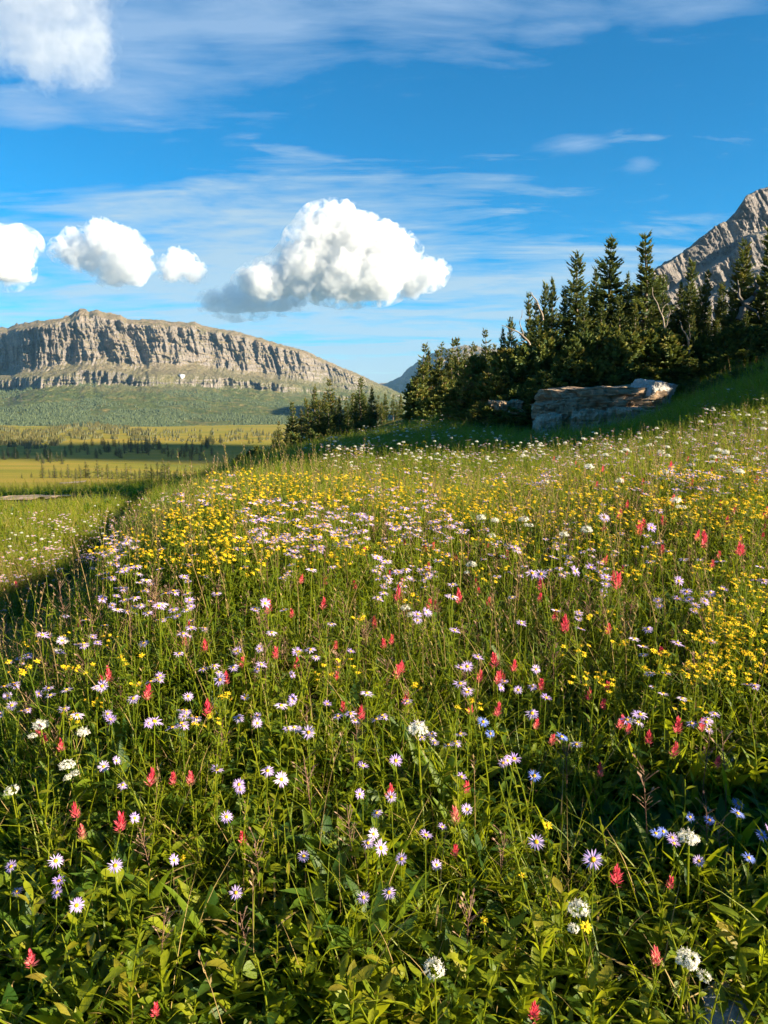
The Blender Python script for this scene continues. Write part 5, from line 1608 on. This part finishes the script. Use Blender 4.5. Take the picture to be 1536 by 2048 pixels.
PAINT = [(347, 1557, 30, 'bright red paintbrush, middle one of three left of the middle'), (303, 1560, 32, 'red paintbrush, left one of three left of the middle'), (391, 1574, 36, 'tall salmon based paintbrush, right one of three left of the middle'), (152, 1630, 30, 'red paintbrush standing alone over dark leaves at the left'), (232, 1672, 44, 'tallest red paintbrush with a long salmon lower spike at lower left'), (489, 1675, 26, 'dark red paintbrush low in the grass left of the middle'),
         (78, 1920, 30, 'pink tipped paintbrush over broad leaves at the lower left corner'), (147, 1690, 28, 'faded salmon paintbrush above a white daisy at lower left'), (1240, 1760, 38, 'open red paintbrush below the largest lilac daisy'), (1335, 1783, 30, 'red paintbrush right of the open one at lower right'), (912, 1700, 28, 'red paintbrush beside a faded salmon one right of the middle'), (898, 1660, 32, 'faded salmon paintbrush above a red one right of the middle'),
         (1293, 1940, 32, 'pale salmon paintbrush left of the white flower head at lower right'), (1072, 2034, 32, 'pink paintbrush at the bottom edge of the frame'), (307, 2044, 22, 'magenta paintbrush tip at the bottom edge left of the middle')] + [(a, b, c, None) for a, b, c in [
    (205, 1360, 22), (230, 1357, 28), (297, 1402, 34), (420, 1425, 32), (80, 1475, 26), (95, 1478, 22), (132, 1495, 18), (377, 1296, 22), (413, 1297, 22), (545, 1320, 26), (587, 1228, 20), (650, 1213, 20), (485, 1337, 24), (456, 1362, 20), (668, 1368, 24), (690, 1414, 18), (590, 1332, 20), (797, 1360, 32), (807, 1340, 22), (804, 1413, 28),
    (993, 1322, 32), (956, 1358, 22), (998, 1370, 28), (1005, 1360, 22), (1035, 1345, 24), (1083, 1370, 28), (990, 1425, 26), (946, 1433, 22), (1183, 1395, 22), (1210, 1385, 22), (1205, 1408, 22), (1240, 1450, 22), (1258, 1470, 20), (1302, 1482, 22), (1367, 1470, 34), (1407, 1450, 28), (1352, 1505, 22), (1105, 1492, 22), (1133, 1255, 30), (1229, 1178, 34), (1085, 1168, 30),
    (790, 1590, 22), (938, 1588, 16), (1203, 1548, 20), (1435, 1540, 24), (157, 1172, 18), (655, 1166, 18), (606, 1170, 20), (750, 1250, 18), (780, 1290, 18), (914, 1115, 16), (1015, 1117, 18), (813, 1097, 16), (853, 1100, 14), (866, 1098, 14), (1282, 1055, 26), (1277, 1068, 20), (1390, 1085, 22), (1410, 1080, 22), (1492, 1113, 24), (1480, 1080, 20), (1237, 1035, 18), (1070, 1460, 20), (725, 1433, 14), (373, 1262, 18), (34, 1170, 16), (1520, 1035, 20), (1470, 1030, 20)]]
for j, (px, py, sz, lab) in enumerate(PAINT):
    kd = PNT[5] if lab and ('salmon paintbrush' in lab) else PNT[j % 5]
    place_px(kd, 'paintbrush_flower', px, py, sz * 1.15, .056, .235, lab or 'red paintbrush spike on a leafy stem in the middle of the meadow', 'paintbrush', None if lab else 'red paintbrushes of the meadow')
VALS = [(1388, 1675, 44, 'large white flower head on a bent yellow stem above the shaded leaves at right'), (1165, 1797, 44, 'white flower head with a small side head below the largest daisies'), (1363, 1890, 48, 'white flower head near the lower right corner above the blue stone'), (877, 1930, 48, 'lowest white flower head right of the middle near the bottom edge'), (850, 1462, 42, 'white flower cluster with two side heads right of the middle'),
        (110, 1448, 30, 'round white flower head at the left edge of the meadow'), (160, 1522, 30, 'white flower head on a tall stem below the round one at left'), (35, 1580, 24, 'small white flower head close to the left edge'), (176, 1465, 26, 'white flower head hugging the daisies at left'), (147, 1280, 22, 'small round white head in the grass left of the middle'), (823, 1213, 20, 'small round white head in the centre of the meadow')] + [
       (a, b, c, None) for a, b, c in [(968, 1036, 20), (995, 1042, 18), (985, 1070, 16), (1045, 1037, 20), (1178, 1060, 24), (1135, 1071, 20), (957, 1128, 20), (1350, 1000, 22), (1095, 965, 16), (1185, 935, 20), (1250, 962, 16), (1440, 905, 16), (1320, 905, 14), (1485, 945, 20), (1340, 945, 16)]]
for j, (px, py, sz, lab) in enumerate(VALS):
    place_px(VAL_[j % 4], 'white_flower', px, py, sz * 1.05, .054, .32, lab or 'white flower head among the yellow flowers of the upper meadow', 'white flower', None if lab else 'white flower heads of the upper meadow')
for j, (px, py, sz, lab) in enumerate([(1225, 1858, 28, 'open yellow flower with an orange disc at lower right'), (965, 1850, 22, 'yellow flower left of the white head at lower right'), (1112, 1635, 22, 'nodding orange yellow flower above the largest daisies'), (1037, 1745, 16, 'small yellow flower in the shade left of the largest daisies'), (382, 1730, 18, 'small orange yellow bud on a thin stem at lower left')]):
    place_px(ARN[j % 4], 'yellow_flower', px, py, sz, .026, .26, lab, 'yellow flower', None)


# ------------------------------------------------------------------ flowers of the middle and far meadow
def area_px(n, polys, H, seed, ymax=60, ymin=0):
    q = np.random.default_rng(seed); out = []
    w = np.array([p[-1] for p in polys], float); w /= w.sum()
    tries = 0
    while len(out) < n and tries < n * 6:
        tries += 1
        x0, x1, y0, y1, _ = polys[q.choice(len(polys), p=w)]
        px, py = q.uniform(x0, x1), q.uniform(y0, y1)
        if float(perlin(px / 46, py / 17, seed)) < q.uniform(-.5, .35): continue
        h_ = hit(px, py, H * q.uniform(.85, 1.1), ymin)
        if h_ is None or h_[1] > ymax: continue
        z = float(ground(h_[0], h_[1]))
        out.append((h_[0], h_[1], z, (h_[2] - z) / H))
    return np.array(out)


def spread_flowers(kinds, name, n, polys, H, seed, n_single, label, group, cat, mass_name, mass_label, size=(.8, 1.15), ymax=60, ymin=0, full=False):
    P = area_px(n, polys, H, seed, ymax, ymin)
    P = P[np.argsort(P[:, 1])]
    q = np.random.default_rng(seed + 1)
    k = q.integers(0, len(kinds), len(P)); s = P[:, 3] * q.uniform(*size, len(P)) * (1 + np.clip(P[:, 1] - 6, 0, 40) * .018)
    rz = q.uniform(-.8, .8, len(P))
    for i in range(min(n_single, len(P))):
        add_thing(kinds[k[i]], name, (P[i, 0], P[i, 1], P[i, 2] - .005), s[i], rz[i], label, cat, group, full)
    if len(P) > n_single:
        out = Geo()
        M = slice(n_single, None)
        pos = P[M, :3].copy(); pos[:, 2] -= .005
        scatter(out, [kd.merged() for kd in kinds], k[M], pos, rz[M], s[M], None, None)
        o = link(mass_name, out.mesh(mass_name, MATS)); tag(o, mass_label, cat, kind='stuff')


spread_flowers(AST_F + AST_G[:2], 'daisy', 950, [(470, 730, 1010, 1090, 3.2), (760, 920, 1000, 1090, 1.6), (60, 260, 1030, 1130, 3.0), (0, 120, 1110, 1170, 1.0), (250, 470, 960, 1020, 1.2), (900, 1120, 935, 965, 1.6), (1340, 1536, 920, 985, 1.8), (1120, 1340, 900, 990, .9), (940, 1340, 990, 1140, 1.2), (700, 900, 950, 1000, .8), (740, 860, 1110, 1160, .6), (1380, 1536, 820, 900, .9), (0, 1536, 1080, 1500, 2.2), (200, 420, 1100, 1250, .4)], .30, 31, 75,
               'lilac daisy seen nearly edge on in the upper meadow', 'lilac daisies of the upper meadow', 'daisy', 'flowers', 'drifts of lilac daisies along the crest and the left brow', ymax=13)
spread_flowers(GRO, 'yellow_flower', 980, [(400, 1000, 948, 1030, 5.2), (1000, 1536, 935, 1050, 4.4), (200, 500, 1000, 1120, 2.2), (500, 960, 1030, 1120, .6), (960, 1400, 1050, 1150, .6), (1400, 1536, 1130, 1340, .8), (1180, 1536, 1200, 1420, .35), (60, 300, 1160, 1420, .14), (300, 1100, 1130, 1450, .2)], .28, 32, 290,
               'small yellow flower cluster on a thin branching stem', 'yellow flower clusters of the meadow', 'yellow flower', 'flowers', 'drifts of small yellow flowers along the crest', ymax=9)
spread_flowers(PNT[:5], 'paintbrush_flower', 70, [(1180, 1536, 950, 1130, 2), (700, 1100, 1050, 1200, 1), (0, 1536, 1150, 1350, .8), (1100, 1440, 900, 960, .8)], .235, 33, 90, 'small red paintbrush among the yellow flowers of the upper meadow', 'small red paintbrushes of the upper meadow', 'paintbrush', 'flowers', 'red paintbrushes', ymax=10, size=(.7, 1.0))
spread_flowers(AST_F + VAL_[:1] + GRO[:1], 'flower', 1700, [(640, 1000, 850, 935, 2.5), (1000, 1200, 870, 920, .8), (1150, 1536, 860, 920, 1.0), (700, 900, 835, 868, .8), (600, 760, 870, 905, .7)], .30, 34, 0, '', '', 'flowers', 'flowers', 'pale flowers dotting the shaded hollow below the rock ledge', ymax=45, ymin=9, size=(.65, 1.0))
spread_flowers(AST_F + VAL_[:1], 'flower', 240, [(0, 220, 1010, 1090, 2), (180, 420, 985, 1030, 1)], .30, 35, 0, '', '', 'flowers', 'flowers', 'white flowers dotting the lower meadow left of the hillside', ymax=45, ymin=8, size=(.5, .75))
spread_flowers(AST_F + AST_G[:1] + VAL_[:1], 'daisy', 420, [(1040, 1400, 868, 925, 3.0), (1380, 1536, 775, 860, 1.5), (1250, 1400, 850, 905, 1), (1420, 1536, 840, 920, 1.6), (1150, 1260, 880, 915, .6)], .30, 36, 45, 'pale daisy on the grassy bank around the foot of the rock ledge', 'daisies of the grassy bank', 'daisy', 'flowers', 'pale daisies dotting the grassy bank', ymax=26, ymin=5, size=(.7, 1.0))

# ------------------------------------------------------------------ air: far things fade a little to blue
hm = bpy.data.materials.new('haze_air'); hm.use_nodes = True
nt = hm.node_tree; nt.nodes.clear()
ho = N(nt, 'ShaderNodeOutputMaterial')
hv = N(nt, 'ShaderNodeVolumePrincipled', ins={'Color': (0.30, 0.62, 1.0, 1), 'Density': 0.000036, 'Anisotropy': 0.0})
L(nt, hv.outputs[0], ho.inputs['Volume'])
lo, hi_ = np.array([-8600., -8600., -420.]), np.array([8600., 8600., 780.])
V = [[(lo, hi_)[i][0], (lo, hi_)[j][1], (lo, hi_)[k][2]] for i in (0, 1) for j in (0, 1) for k in (0, 1)]
o = link('haze', Geo().add(V, [[0, 1, 3, 2], [4, 6, 7, 5], [0, 4, 5, 1], [2, 3, 7, 6], [0, 2, 6, 4], [1, 5, 7, 3]]).mesh('haze', hm, smooth=False))
tag(o, 'pale blue air between the camera and the mountains', 'haze', kind='stuff')
